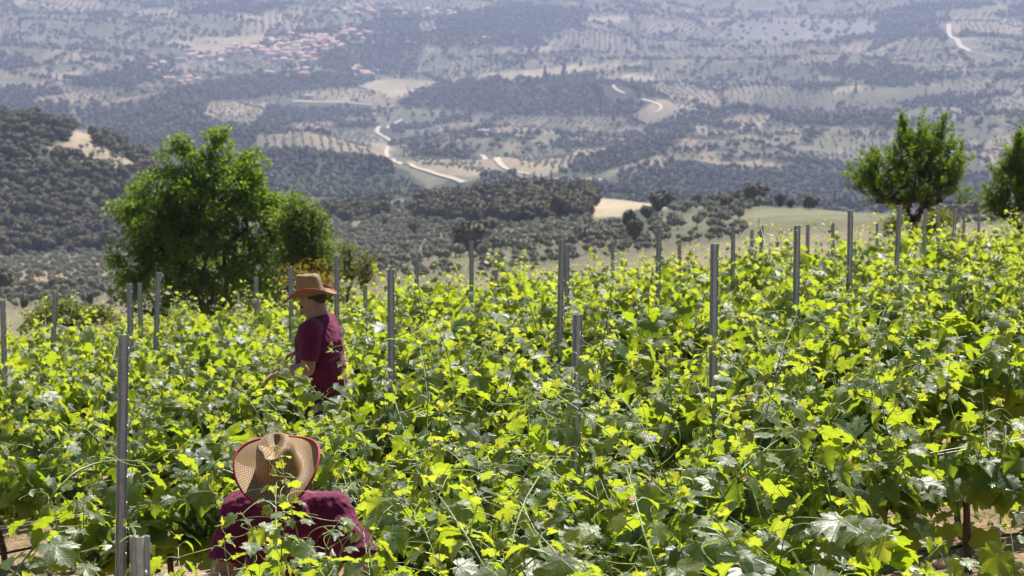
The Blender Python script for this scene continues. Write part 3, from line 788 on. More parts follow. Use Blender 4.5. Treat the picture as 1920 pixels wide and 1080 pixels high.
lone(1305, 388, 540, 22, 28, PIN[2], "small_tree", "leftmost round tree of the pair above the scrubby slope")
lone(1322, 388, 540, 18, 22, PIN[0], "small_tree", "dark bush beside the leftmost round tree on the ridge")
lone(1210, 378, 780, 40, 26, PIN[3], "small_tree", "spreading dark tree behind the pale field on the knoll")
lone(725, 425, 560, 26, 22, PIN[0], "small_tree", "lone dark tree on the slope left of the wooded knoll")
lone(1180, 440, 420, 30, 50, PIN[1], "small_tree", "taller dark tree of the clump in front of the pale field")
lone(1215, 415, 450, 30, 32, PIN[2], "small_tree", "rounded dark tree of the clump in front of the pale field")
lone(1190, 452, 360, 36, 44, PIN[3], "small_tree", "lowest dark tree of the clump in front of the pale field")
lone(840, 478, 300, 20, 16, PIN[0], "small_tree", "small dark tree beside the young vineyard strip")
for k, (u, v, w) in enumerate([(2, 545, 22), (20, 546, 16), (50, 545, 20), (106, 548, 30), (168, 575, 20), (46, 578, 20)]):
    lone(u, v, 430 if v < 560 else 330, w, w * .9, PIN[k % 4], "field_tree",
         ["dark tree at the left end of the grove row", "small dark tree second in the grove row", "small dark tree in the middle of the grove row",
          "widest dark tree in the grove row behind the vine shoot", "low dark bush between the steel posts and the big tree", "dark bush just beyond the leftmost vines"][k])
# cypresses and big trees that can be picked out on the far side
for k, (u, v, h, w) in enumerate([(573, 308, 30, 9), (563, 308, 26, 9), (630, 308, 22, 5), (695, 330, 36, 16), (589, 308, 20, 9), (849, 283, 18, 18), (877, 290, 12, 14),
        (728, 228, 14, 7), (1220, 130, 16, 10), (1162, 134, 10, 9), (1059, 131, 16, 8), (1089, 124, 14, 9), (1022, 150, 22, 14), (1056, 146, 22, 13), (1110, 145, 12, 14), (970, 152, 10, 9),
        (1096, 172, 18, 12), (1045, 178, 18, 10), (1120, 180, 22, 16), (1185, 162, 18, 10), (1673, 60, 15, 6), (1267, 250, 16, 6), (1290, 248, 16, 9), (1120, 22, 14, 10), (1185, 32, 16, 14), (1210, 28, 12, 12),
        (1000, 160, 10, 8), (1105, 205, 14, 8), (1150, 228, 20, 10), (1505, 160, 18, 7), (1384, 205, 12, 8), (1415, 205, 10, 7), (1430, 206, 10, 6), (741, 148, 10, 4), (753, 147, 10, 5), (826, 148, 10, 6), (781, 148, 13, 5)]):
    x, y, z = on_ground(u, v)
    m = CYP[k % 2] if h > w * 1.5 else PIN[k % 4]
    o = link("cypress_tree" if m in CYP else "broadleaf_tree", m, loc=(x, y, z - .5))
    bw = max(abs(c[0]) for c in mesh_box[m.name]); bh = max(c[2] for c in mesh_box[m.name])
    o.scale = (w * y / FPX / 2 / bw * 1.1,) * 2 + (h * y / FPX / bh * 1.15,)
    where = "below the bend of the pale track" if (v > 280 and u < 900) else "along the edge of the pale dry field on the far slope" if (140 < v < 230 or (v > 110 and u < 1300)) else "high on the far mountainside"
    l = ("tall dark cypress " if m in CYP else "large dark round tree ") + where
    tag(o, l, "cypress" if m in CYP else "tree", l)

# ------------------------------------------------------------------ village
def house_parts(w, d, h, roofm, wallm, rz, kind):
    wall = MB(); wall.box((0, 0, h / 2 - 1), (w, d, h + 2))
    roof = MB(); o_ = .5; rh = .26 * d
    if kind == 'flat': roof.box((0, 0, h + .15), (w + .6, d + .6, .3))
    else:
        v = [(-w/2 - o_, -d/2 - o_, h), (w/2 + o_, -d/2 - o_, h), (w/2 + o_, d/2 + o_, h), (-w/2 - o_, d/2 + o_, h), (-w/2 + d * .35, 0, h + rh), (w/2 - d * .35, 0, h + rh)]
        roof.add(v, [[0, 1, 5, 4], [2, 3, 4, 5], [3, 2, 1, 0]], [[3, 0, 4], [1, 2, 5]])
    win = MB()
    for fl in range(2 if h > 5 else 1):
        for q in np.linspace(-.32, .32, 3): win.box((q * w, -d / 2 - .02, 1.6 + fl * 3), (1.1, .12, 1.3))
    return wall, roof, win
HM = []
for k in range(8):
    w = [10, 12, 9, 14, 11, 16, 8, 12][k]; d = [8, 9, 8, 9, 10, 8, 7, 10][k]; h = [6, 6.4, 3.6, 6, 6.6, 4, 5.8, 3.4][k]
    kind = 'flat' if k in (5,) else 'hip'
    wm = MAT['plaster_ochre'] if k in (1, 6) else MAT['plaster']; rm = MAT['metal_roof'] if k == 5 else MAT['tile_pale'] if k in (2, 4) else MAT['tile']
    a, b, c = house_parts(w, d, h, rm, wm, 0, kind)
    HM.append((a.mesh("house_wall", [wm]), b.mesh("roof", [rm]), c.mesh("window", [MAT['shutter']])))
def house(x, y, k, rz, label, group, s=1.0):
    a, b, c = HM[k]
    e = link("house", None, loc=(x, y, float(height(x, y)) + .2)); e.rotation_euler.z = rz; e.scale = (s, s, s)
    tag(e, label, "house", group)
    link("wall", a, e); link("roof", b, e)
def village():
    r = np.random.default_rng(5)
    zones = [([(428, 92), (480, 80), (560, 66), (620, 74), (655, 90), (600, 104), (520, 106), (430, 104)], 96, "pale house with a clay tile roof packed in the village centre", "houses of the village centre"),
             ([(640, 14), (680, 14), (720, 28), (680, 32), (640, 24)], 14, "small house with a clay tile roof above the dark pines", "houses of the upper hamlet"),
             ([(600, 22), (640, 24), (630, 32), (600, 30)], 3, "small house just left of the upper hamlet", "houses left of the upper hamlet"),
             ([(735, 20), (860, 22), (860, 32), (735, 34)], 12, "scattered small house near the top of the far slope", "houses near the top of the slope"),
             ([(640, 50), (700, 66), (710, 88), (640, 76)], 12, "house on the right fringe of the village", "houses on the right fringe"),
             ([(350, 100), (418, 100), (415, 120), (350, 112)], 12, "house in the hamlet left of the village", "houses left of the village"),
             ([(272, 126), (300, 122), (345, 145), (345, 165), (310, 158), (275, 148)], 9, "house in the lower left hamlet", "houses of the lower left hamlet"),
             ([(345, 148), (380, 148), (375, 156), (345, 166)], 4, "house with a wide clay roof below the left hamlet", "clay-roofed houses below the left hamlet"),
             ([(490, 108), (600, 106), (602, 120), (520, 120), (490, 116)], 11, "house with a clay roof at the foot of the village", "houses at the foot of the village"),
             ([(520, 134), (582, 134), (580, 148), (500, 146)], 5, "large house below the village among trees", "large houses below the village"),
             ([(660, 132), (703, 130), (705, 144), (662, 152)], 10, "house in the hamlet above the pale dry field", "houses above the pale dry field"),
             ([(760, 58), (840, 56), (830, 66), (765, 64)], 3, "white house set among the dark pines", "white houses among the pines")]
    for poly, n, lab, grp in zones:
        p = np.array(poly, float); done = []
        tries = 0
        while len(done) < n and tries < 4000:
            tries += 1
            u = r.uniform(p[:, 0].min(), p[:, 0].max()); v = r.uniform(p[:, 1].min(), p[:, 1].max())
            if not inpoly(np.array([u]), np.array([v]), poly)[0]: continue
            x, y, z = on_ground(u, v, 2500)
            if any((x - a) ** 2 + (y - b) ** 2 < 15 ** 2 for a, b in done): continue
            done.append((x, y))
            house(x, y, int(r.integers(0, 5)) if r.random() < .8 else int(r.integers(5, 8)), r.uniform(-.5, .5), lab, grp, r.uniform(.9, 1.35))
    for u, v, s, l in [(562, 70, 1.3, "bright white flat-roofed hall at the top of the village"), (337, 116, 1.5, "long white shed at the edge of the left hamlet"),
                       (669, 85, 1.5, "long white building on the right side of the village"), (768, 84, 1.3, "white shed among trees right of the village"),
                       (694, 219, 1.2, "low white shed below the row of cypresses"), (906, 249, 1.3, "white-roofed shed in the olive groves"),
                       (579, 184, 1.2, "pale farm building on the yard below the village"), (524, 59, .6, "tiny white chapel above the village"), (910, 78, 1.1, "small ochre farmhouse right of the pine wood"),
                       (888, 88, 1.1, "long pale shed beside the ochre farmhouse"), (127, 133, .7, "small pale tower at the corner of the narrow dry field")]:
        x, y, z = on_ground(u, v, 1500); house(x, y, 5 if "ochre" not in l else 1, r.uniform(-.1, .25), l, None, s * y / 4400)
village()

# ------------------------------------------------------------------ haze
hb = MB(); hb.box((0, 5990, -30), (16000, 12100, 560))
hz = hb.build("haze", [])
t = NT("haze"); pv = t.n("ShaderNodeVolumePrincipled", {"Color": (.50, .57, .84), "Density": HAZE, "Anisotropy": .3})
t.t.links.new(pv.outputs[0], t.out.inputs["Volume"]); hz.data.materials.append(t.m); tag(hz, kind="stuff", label="thin blue summer haze filling the valley")
# ------------------------------------------------------------------ broad trees near the vineyard
def leaf_cards(P, D, size, r, aspect=.55):
    """folded leaves at points P with directions D"""
    n = len(P)
    D = D / (np.linalg.norm(D, axis=1)[:, None] + 1e-9)
    s = size * r.uniform(.6, 1.3, (n, 1))
    side = np.cross(D, r.normal(size=(n, 3))); side /= np.linalg.norm(side, axis=1)[:, None] + 1e-9
    up = np.cross(side, D)
    a = P; b = P + D * s * .5 + side * s * aspect * .5 + up * s * .12; c = P + D * s; d = P + D * s * .5 - side * s * aspect * .5 + up * s * .12
    v = np.stack([a, b, c, d], 1).reshape(-1, 3); k = np.arange(n) * 4
    f = np.concatenate([np.stack([k, k + 1, k + 2], 1), np.stack([k, k + 2, k + 3], 1)])
    return v, f

def grow_tree(name, label, cat, base, env, leafmat, seed, n_clump, leaves_per, lsize, rad, trunk_r=.12, upright=0.0, stems=1, aspect=.55, sun_bias=True):
    """env: list of (centre xyz, radii xyz) ellipsoids; clumps of leaves at the twig ends"""
    r = np.random.default_rng(seed)
    base = np.asarray(base, float)
    vol = np.array([np.prod(e[1]) ** (1 / 1.5) for e in env]); vol /= vol.sum()
    pts = []
    while len(pts) < n_clump:
        k = r.choice(len(env), p=vol); d = r.normal(size=3); d /= np.linalg.norm(d)
        q = np.asarray(env[k][0]) + d * np.asarray(env[k][1]) * r.uniform(.15, 1) ** .45
        pts.append(q)
    pts = np.array(pts)
    order = np.argsort(np.linalg.norm(pts - base, axis=1)); pts = pts[order]
    nodes = [base.copy()]; parent = [-1]; weight = [0]
    top0 = np.mean([e[0] for e in env], axis=0)
    for s_ in range(stems):
        a = s_ / stems * 6.28 + .5; q = np.array([math.cos(a), math.sin(a), 0]) * (.12 if stems > 1 else 0)
        prev = 0
        for h in (.25, .5, .8):
            p = base + (top0 - base) * np.array([.2 * h, .2 * h, h * .75]) + q * (1 + 4 * h) * np.linalg.norm(top0 - base) * .4
            nodes.append(p); parent.append(prev); weight.append(0); prev = len(nodes) - 1
    for p in pts:
        N_ = np.array(nodes); dd = np.linalg.norm(N_ - p, axis=1) + .35 * np.maximum(0, N_[:, 2] - p[2]) * 2 + .15 * np.linalg.norm(N_ - base, axis=1)
        dd[0] += 1.0
        k = int(np.argmin(dd)); L = np.linalg.norm(p - nodes[k])
        m = nodes[k] + (p - nodes[k]) * .5 + r.normal(size=3) * .06 * L + np.array([0, 0, -.06 * L])
        nodes.append(m); parent.append(k); weight.append(0)
        nodes.append(p); parent.append(len(nodes) - 2); weight.append(1)
    w = np.array(weight, float)
    for k in range(len(nodes) - 1, 0, -1): w[parent[k]] += w[k]
    rr = np.maximum(.006, trunk_r * np.sqrt(w / max(w[0], 1)))
    mb = MB(); mt = MB()
    for k in range(1, len(nodes)):
        p = parent[k]; tgt = mt if (k <= 3 * stems) else mb
        tgt.tube([nodes[p], (nodes[p] + nodes[k]) / 2 + r.normal(size=3) * .012, nodes[k]], [min(rr[p], rr[k] * 1.5), (rr[k] + min(rr[p], rr[k] * 1.5)) / 2, rr[k]], 6 if rr[k] > .03 else 4, cap=False)
    e = link(name, None, loc=tuple(base)); tag(e, label, cat)
    off = -base
    for m in (mb, mt): m.v = [q + off for q in m.v]
    mt.build("trunk", MAT['bark'], e, True); mb.build("branches", MAT['bark'], e, True)
    P = []; D = []
    for k in range(len(nodes)):
        if weight[k] != 1: continue
        p = nodes[k]; q = nodes[parent[k]]; ax = (p - q) / (np.linalg.norm(p - q) + 1e-9)
        if upright > 0:
            # leafy upright rods
            cc = np.mean([e_[0] for e_ in env], axis=0); ow = p - cc; ow /= np.linalg.norm(ow) + 1e-9
            for _ in range(2):
                d = ow * .55 + np.array([0, 0, upright]) + r.normal(size=3) * .3; d /= np.linalg.norm(d); L = rad * r.uniform(.8, 2.1)
                n = int(leaves_per / 2 * L / rad / 1.4); tt = r.uniform(0, 1, n) ** .9
                P.append(p + d * (tt * L)[:, None] + r.normal(size=(n, 3)) * .022); dd = r.normal(size=(n, 3)); dd -= (dd @ d)[:, None] * d; dd /= np.linalg.norm(dd, axis=1)[:, None]
                D.append(dd * .8 + d * .6)
                mb2.tube([p + off, p + d * L + off], [.008, .003], 3, cap=False) if False else None
        else:
            n = leaves_per; g = r.normal(size=(n, 3)); g /= np.linalg.norm(g, axis=1)[:, None]
            P.append(p + g * rad * r.uniform(.1, 1, (n, 1)) ** .6 * np.array([1, 1, .75])); D.append(g + np.array([0, 0, -.3]) + r.normal(size=(n, 3)) * .5)
    P = np.concatenate(P); D = np.concatenate(D)
    v, f = leaf_cards(P + off, D, lsize, r, aspect)
    me = np_mesh("crown", v, f, [MAT[leafmat]], False)
    tint = np.repeat(np.clip(r.normal(.45, .28, len(P)), 0, 1), 4); fcolor(me, "tint", np.stack([tint] * 3, 1))
    link("crown", me, e)
    return e

def env_px(lst, depth):
    out = []
    for u, v, ru, rv, dd in lst:
        p = at(u, v, depth + dd); out.append((p, (ru * depth / FPX, ru * depth / FPX * .9, rv * depth / FPX)))
    return out
def base_at(u, depth, drop=0.0):
    p = at(u, 500, depth); return np.array([p[0], p[1], float(height(p[0], p[1])) + drop])

EV = env_px([(330, 300, 34, 42, 0), (408, 285, 30, 44, .3), (468, 318, 32, 58, 0), (295, 360, 50, 56, -.2), (372, 330, 50, 56, .1), (440, 350, 60, 60, .2), (520, 400, 44, 50, 0), (350, 440, 100, 80, .2), (400, 370, 90, 80, 0), (300, 430, 80, 70, .3), (245, 385, 34, 26, .2),
             (248, 478, 44, 44, 0), (490, 410, 66, 70, .2), (390, 480, 120, 70, 0), (500, 490, 56, 60, -.2), (300, 540, 90, 60, 0), (440, 550, 90, 60, 0), (345, 275, 14, 26, 0), (412, 250, 12, 20, 0), (298, 290, 12, 26, 0), (222, 385, 18, 16, 0), (215, 480, 18, 30, 0)], 55)
grow_tree("broad_tree", "large bright green bushy tree with many stems standing left behind the vines", "tree", base_at(372, 55), EV, 'mulberry', 3, 760, 56, .095, .20, .13, stems=5)
EV = env_px([(560, 420, 46, 50, 0), (590, 455, 44, 50, 0), (600, 490, 40, 40, .2), (560, 500, 50, 40, 0), (545, 420, 30, 36, .2), (560, 385, 22, 20, 0), (560, 560, 60, 40, 0), (620, 560, 40, 30, 0)], 51)
grow_tree("bushy_tree", "smaller olive-green bushy tree at the right flank of the large tree", "tree", base_at(572, 51), EV, 'shrub2', 4, 260, 60, .08, .22, .07, stems=3)
EV = env_px([(590, 505, 40, 26, -.8), (548, 515, 30, 22, -.8), (625, 522, 26, 18, -.8)], 50)
grow_tree("flowering_shrub", "low shrub with yellow blossoms below the smaller bushy tree", "shrub", base_at(585, 49), EV, 'yellow', 5, 30, 24, .05, .16, .03, stems=2)
EV = env_px([(650, 470, 14, 26, 0), (655, 505, 18, 30, 0)], 50)
grow_tree("sapling", "thin sapling between the bushy tree and the tall steel posts", "tree", base_at(650, 50), EV, 'shrub', 6, 26, 26, .07, .14, .03)
EV = env_px([(692, 478, 14, 18, 0), (688, 510, 20, 26, 0)], 50)
grow_tree("sapling", "thin sapling just right of the other one with sparse pale leaves", "tree", base_at(690, 50), EV, 'shrub', 7, 26, 24, .07, .14, .03)
EV = env_px([(1705, 305, 50, 46, 0), (1745, 300, 44, 50, .2), (1662, 325, 34, 34, -.2), (1778, 335, 36, 36, 0), (1628, 350, 20, 14, 0), (1712, 360, 64, 26, 0), (1778, 378, 22, 12, .2), (1660, 372, 22, 10, 0), (1712, 380, 44, 16, .3), (1712, 330, 30, 60, .2), (1695, 245, 14, 30, 0), (1768, 240, 8, 34, 0), (1662, 252, 6, 28, 0), (1725, 240, 8, 26, 0), (1612, 340, 10, 8, 0), (1800, 300, 12, 20, 0)], 50)
grow_tree("almond_tree", "almond tree with upright leafy shoots and a dark trunk on the right", "tree", base_at(1712, 50), EV, 'almond', 8, 210, 120, .074, .24, .11, upright=.8, aspect=.34)
EV = env_px([(1905, 350, 40, 50, 0), (1925, 320, 36, 60, 0), (1880, 385, 30, 24, 0), (1960, 360, 60, 60, 0)], 48)
grow_tree("almond_tree", "second almond tree cut off by the right edge of the picture", "tree", base_at(1925, 48), EV, 'almond', 9, 170, 120, .074, .24, .10, upright=.8, aspect=.34)
EV = env_px([(1765, 412, 26, 14, 0), (1745, 425, 20, 12, 0)], 46)
grow_tree("round_shrub", "pale round shrub behind the vines right of the almond trunk", "shrub", base_at(1760, 46), EV, 'shrub', 10, 40, 50, .05, .14, .03, stems=2)
EV = env_px([(1670, 425, 16, 18, 0), (1685, 412, 12, 12, 0)], 42)
grow_tree("dry_shrub", "brownish dry shrub at the foot of the almond tree", "shrub", base_at(1675, 42), EV, 'shrub', 11, 30, 40, .04, .12, .02, stems=2)
EV = env_px([(110, 585, 40, 18, 0), (160, 592, 36, 14, 0), (70, 598, 26, 12, 0), (195, 590, 20, 12, 0)], 36)
grow_tree("wild_shrub", "olive-green wild shrub beyond the left end of the vine rows", "shrub", base_at(125, 36), EV, 'shrub', 12, 90, 50, .05, .14, .03, stems=3)

# ------------------------------------------------------------------ vineyard
KROW = 0.35; ROW0 = 6.0; ROWD = 2.3
CR, SR = 1 / math.sqrt(1 + KROW ** 2), KROW / math.sqrt(1 + KROW ** 2)
RANG = math.atan(KROW)
def row_pt(c, x): return np.array([x, c + KROW * x, float(near_h(x, c + KROW * x))])
def u_of(c, x): return 960 + FPX * x / (c + KROW * x)
def x_at_u(c, u): q = (u - 960) / FPX; return q * c / (1 - KROW * q)

# leaf outlines (unit length, stalk at the origin, tip towards +Y)
HALF = [(.03, -.03), (.10, -.15), (.20, -.21), (.27, -.17), (.36, -.18), (.40, -.08), (.50, -.05), (.49, .04), (.57, .10), (.47, .17), (.41, .20), (.53, .25), (.60, .31), (.61, .38), (.71, .46),
        (.60, .50), (.57, .58), (.46, .56), (.40, .60), (.28, .55), (.33, .66), (.30, .72), (.26, .80), (.18, .84), (.14, .93), (.07, .95), (0, 1.06)]
HALF_LO = [(.10, -.16), (.34, -.17), (.54, .06), (.43, .19), (.61, .33), (.68, .48), (.46, .58), (.28, .56), (.28, .78), (0, 1.04)]
def leaf_mesh(name, half, r, ring, lob=1.0):
    h = np.array(half) * (1 + r.uniform(-.03, .03, (len(half), 2)))
    left = (h[:-1] * np.array([-1, 1]))[::-1] * (1 + r.uniform(-.04, .04, (len(h) - 1, 2)))
    out = np.vstack([h, left]); n = len(out); c0 = np.array([0, .18])
    def lift(p, q):
        x, y = p[:, 0], p[:, 1]; rad = np.hypot(x, y - .1)
        a = np.arctan2(np.abs(x), y)
        z = -q[0] * rad ** 2 - q[1] * np.maximum(0, y) ** 2 + q[2] * np.abs(x) + q[3] * np.sin(3 * x + q[6]) * rad + q[4] * np.cos(a * 6.83) * rad * -.5
        z = z + q[5] * np.sin(9 * y + 5 * x + q[6]) * rad * rad
        return z
    q = [r.uniform(-.05, .35), r.uniform(-.05, .35), r.uniform(-.12, .38), r.uniform(-.12, .12), r.uniform(.05, .12), r.uniform(.02, .08), r.uniform(0, 6)]
    if ring:
        mid = c0 + (out - c0) * .52; mid = mid[::3]; m = len(mid)
        P = np.vstack([[c0], mid, out]); F = [[0, 1 + k, 1 + (k + 1) % m] for k in range(m)]
        for k in range(n):
            j = (k // 3) % m; F.append([1 + m + k, 1 + m + (k + 1) % n, 1 + j])
            if (k + 1) % 3 == 0 or k == n - 1:
                j2 = ((k + 1) // 3) % m if k < n - 1 else 0
                if j2 != j: F.append([1 + m + (k + 1) % n, 1 + j2, 1 + j])
    else:
        P = np.vstack([[c0], out]); F = [[0, 1 + k, 1 + (k + 1) % n] for k in range(n)]
    z = lift(P, q)
    V = np.column_stack([P, z])
    return V, np.array(F), P
def finish_leaf(name, V, F, UV, tint, mat='leaf', smooth=True):
    me = np_mesh(name, V, F, [MAT[mat]], smooth)
    uv = me.uv_layers.new(name="leaf"); li = np.empty(len(me.loops), np.int32); me.loops.foreach_get("vertex_index", li)
    uv.data.foreach_set("uv", UV[li].astype(np.float32).ravel())
    fcolor(me, "tint", np.stack([tint] * 3, 1)); return me
rl = np.random.default_rng(21)
HI = [leaf_mesh("leaf", HALF, rl, True) for _ in range(9)]
LO = [leaf_mesh("leaf", HALF_LO, rl, False) for _ in range(8)]
LEAFOBJ = [[finish_leaf("leaf", V, F, UV, np.full(len(V), t_)) for t_ in (.0, .12, .28, .5, .8)] for V, F, UV in HI]
LOWOBJ = [[finish_leaf("leaf", V, F, UV, np.full(len(V), t_)) for t_ in (.0, .12, .28, .5, .8)] for V, F, UV in LO]

def frame(t, n):
    t = t / (np.linalg.norm(t, axis=-1, keepdims=True) + 1e-9)
    n = n - (n * t).sum(-1, keepdims=True) * t; n = n / (np.linalg.norm(n, axis=-1, keepdims=True) + 1e-9)
    return np.cross(t, n), t, n

def gen_vine(r, hmax=1.32, shoots=15, length=1.0, wild=.22, density=1.0, width=1.0, zlow=.35):
    """local frame: X along the row, Y across, Z up, origin at the trunk's foot.
    returns leaves (pos, tip dir, normal, size, tint), shoot polylines, tendril polylines, stalks"""
    LP = []; LT = []; LN = []; LS = []; LA = []; SH = []; TD = []; ST_ = []
    for k in range(shoots):
        x0 = (k + .5) / shoots * length - length / 2 + r.normal() * .03
        p = np.array([x0, r.normal() * .03, .62 + r.normal() * .03])
        long_ = r.random() < wild
        L = (hmax - .62) * r.uniform(.8, 1.15) + (r.uniform(.18, .55) if long_ else 0)
        side = r.choice([-1, 1]) * r.uniform(.05, .65) * width
        d = np.array([r.normal() * .25, side, 1.0]); d /= np.linalg.norm(d)
        step = .065; n = max(5, int(L / step)); pl = [p.copy()]
        out = np.array([r.normal() * .5, np.sign(side) * 1.0, 0])
        for i in range(n):
            fr = i / n
            d = d + out * .022 * (1 + 2.2 * fr) * r.uniform(.4, 1.6) * width + r.normal(size=3) * .035 + np.array([0, 0, -.012 * (1 + 2 * fr)])
            if p[2] > hmax * 1.0 and not long_: d[2] -= .16
            d /= np.linalg.norm(d); p = p + d * step; pl.append(p.copy())
            fr = (i + 1) / n
            sz = .138 * (1 - .72 * max(0, fr - .45) / .55) * r.uniform(.6, 1.22)
            if long_ and fr > .55: sz *= .72
            reps = 1 + (r.random() < .75 * density * (1 - fr)) + (r.random() < .35 * density * (1 - fr))
            for q in range(reps):
                az = (i % 2) * math.pi + r.normal() * .8 + math.atan2(out[1], out[0] + 1e-6) + (math.pi / 2)
                o = np.array([math.cos(az), math.sin(az), r.uniform(-.1, .6)]); 
                pet = o / np.linalg.norm(o) * sz * r.uniform(.5, .95) * (1 + q * .8)
                base = p + pet
                drp = r.uniform(.15, 1.3) if fr < .9 else r.uniform(-.3, .5)
                tip = np.array([o[0], o[1], -drp]) + r.normal(size=3) * .25
                nrm = np.array([o[0] * .35, o[1] * .35, 1.0]) + r.normal(size=3) * .38
                LP.append(base); LT.append(tip); LN.append(nrm); LS.append(sz * (.85 if q else 1)); 
                LA.append(np.clip(.08 + .5 * max(0, fr - .5) / .5 + r.normal() * .09 + (.12 if q else 0), 0, 1))
                ST_.append((p.copy(), base))
            if r.random() < .22 and fr > .3:
                a = r.uniform(0, 6.28); q0 = p.copy(); dd = np.array([math.cos(a), math.sin(a), .5]); tp = [q0]
                cur = r.uniform(-.9, .9)
                for j in range(9):
                    ca, sa = math.cos(cur * .5), math.sin(cur * .5)
                    dd = np.array([dd[0] * ca - dd[1] * sa, dd[0] * sa + dd[1] * ca, dd[2] - .1]); q0 = q0 + dd / np.linalg.norm(dd) * .024; tp.append(q0.copy())
                TD.append(np.array(tp))
        # shoot tip: cluster of tiny pale leaves
        for q in range(2):
            o = r.normal(size=3); o[2] = abs(o[2]) + .4
            LP.append(p + o * .012); LT.append(o); LN.append(r.normal(size=3)); LS.append(r.uniform(.018, .04)); LA.append(.85)
        SH.append(np.array(pl))
    # fill of shaded leaves low in the hedge
    nf = int((55 if zlow > .2 else 120) * density * length)
    for q in range(nf):
        x = r.uniform(-.5, .5) * length; y = r.normal() * .19 * width; z = r.uniform(zlow, .95)
        s_ = np.sign(y) if y else 1
        LP.append(np.array([x, y, z])); LT.append(np.array([r.normal() * .5, s_ * .8, -r.uniform(.3, 1.3)])); LN.append(np.array([r.normal() * .3, s_ * .5, 1]) + r.normal(size=3) * .3)
        LS.append(r.uniform(.08, .14)); LA.append(np.clip(.04 + r.normal() * .05, 0, 1))
    return dict(P=np.array(LP), T=np.array(LT), N=np.array(LN), S=np.array(LS), A=np.array(LA), SH=SH, TD=TD, ST=ST_)

def joined_leaves(g, sel, lib, r, name="foliage"):
    V = []; F = []; UV = []; TI = []; n = 0
    X, Y, Z = frame(g['T'][sel], g['N'][sel])
    ks = r.integers(0, len(lib), len(sel))
    for k in range(len(lib)):
        m = np.nonzero(ks == k)[0]
        if not len(m): continue
        v, f, uv = lib[k]; s = g['S'][sel][m][:, None, None]
        w = g['P'][sel][m][:, None, :] + s * (v[None, :, 0:1] * X[m][:, None, :] + v[None, :, 1:2] * Y[m][:, None, :] + v[None, :, 2:3] * Z[m][:, None, :])
        V.append(w.reshape(-1, 3)); F.append((f[None] + (np.arange(len(m)) * len(v))[:, None, None]).reshape(-1, 3) + n); UV.append(np.tile(uv, (len(m), 1)))
        TI.append(np.repeat(g['A'][sel][m], len(v))); n += len(m) * len(v)
    return finish_leaf(name, np.concatenate(V), np.concatenate(F), np.concatenate(UV), np.concatenate(TI))

def stems_mesh(g, shoot_sides=4, stalks=True, tendrils=True):
    a = MB()
    for s in g['SH']: a.tube(s[::2] if len(s) > 6 else s, np.linspace(.0048, .0017, len(s[::2] if len(s) > 6 else s)), shoot_sides, cap=False)
    if stalks:
        st = g['ST']
        A = np.array([q[0] for q in st]); B = np.array([q[1] for q in st]); M = (A + B) / 2 + np.array([0, 0, .008]); w = .0013
        o1 = np.array([w, 0, 0]); o2 = np.array([0, w, 0]); o3 = np.array([0, 0, w * 1.4])
        ring = [o1 - o3 * .5, o2 - o3 * .5, -o1 - o2 + o3]
        V = np.stack([p + o for p in (A, M, B) for o in ring], 1).reshape(-1, 3)
        k = np.arange(len(st))[:, None] * 9
        F = np.concatenate([k + np.array([[i * 3 + j, i * 3 + (j + 1) % 3, i * 3 + 3 + (j + 1) % 3, i * 3 + 3 + j]]) for i in range(2) for j in range(3)])
        a.add(V, F)
    b = MB()
    if tendrils:
        for s in g['TD']: b.tube(s, np.linspace(.0016, .0008, len(s)), 3, cap=False)
    return a, b

def trunk_mesh(r):
    m = MB(); p = np.array([0, 0, -.12]); pl = [p.copy()]
    for k in range(7): p = p + np.array([r.normal() * .012, r.normal() * .012, .118]); pl.append(p.copy())
    m.tube(pl, np.linspace(.024, .017, 8) * r.uniform(.85, 1.15, 8), 7)
    c = pl[-1]
    for s in (-1, 1):
        q = [c + np.array([s * x, r.normal() * .008, .02 * math.sin(x * 9) + .0]) for x in (0, .08, .2, .34, .46)]
        m.tube(q, [.014, .013, .011, .009, .007], 6)
    return m

ANG_M = Matrix.Rotation(RANG, 4, 'Z')
view_dir = np.array([0, -CT, .13])
def place_leaf_objects(g, root, r, lib, n_obj, rotz, max_tint_idx=5):
    """the most visible leaves become objects; returns the indices left over"""
    ca, sa = math.cos(-rotz), math.sin(-rotz)
    camdir = np.array([0, -1, .25]); cd = np.array([camdir[0] * ca - camdir[1] * sa, camdir[0] * sa + camdir[1] * ca, camdir[2]])
    score = g['P'] @ cd + .9 * g['P'][:, 2] + 2.2 * g['S'] * (g['S'] > .05)
    order = np.argsort(-score); pick = order[:n_obj]; rest = order[n_obj:]
    X, Y, Z = frame(g['T'], g['N'])
    lv = np.array([.0, .12, .28, .5, .8])
    for i in pick:
        k = int(np.argmin(np.abs(lv - g['A'][i])))
        o = bpy.data.objects.new("leaf", lib[r.integers(0, len(lib))][k]); COL.objects.link(o); o.parent = root
        s = g['S'][i]; M = Matrix(((X[i][0] * s, Y[i][0] * s, Z[i][0] * s, g['P'][i][0]), (X[i][1] * s, Y[i][1] * s, Z[i][1] * s, g['P'][i][1]), (X[i][2] * s, Y[i][2] * s, Z[i][2] * s, g['P'][i][2]), (0, 0, 0, 1)))
        o.matrix_local = M
    return rest

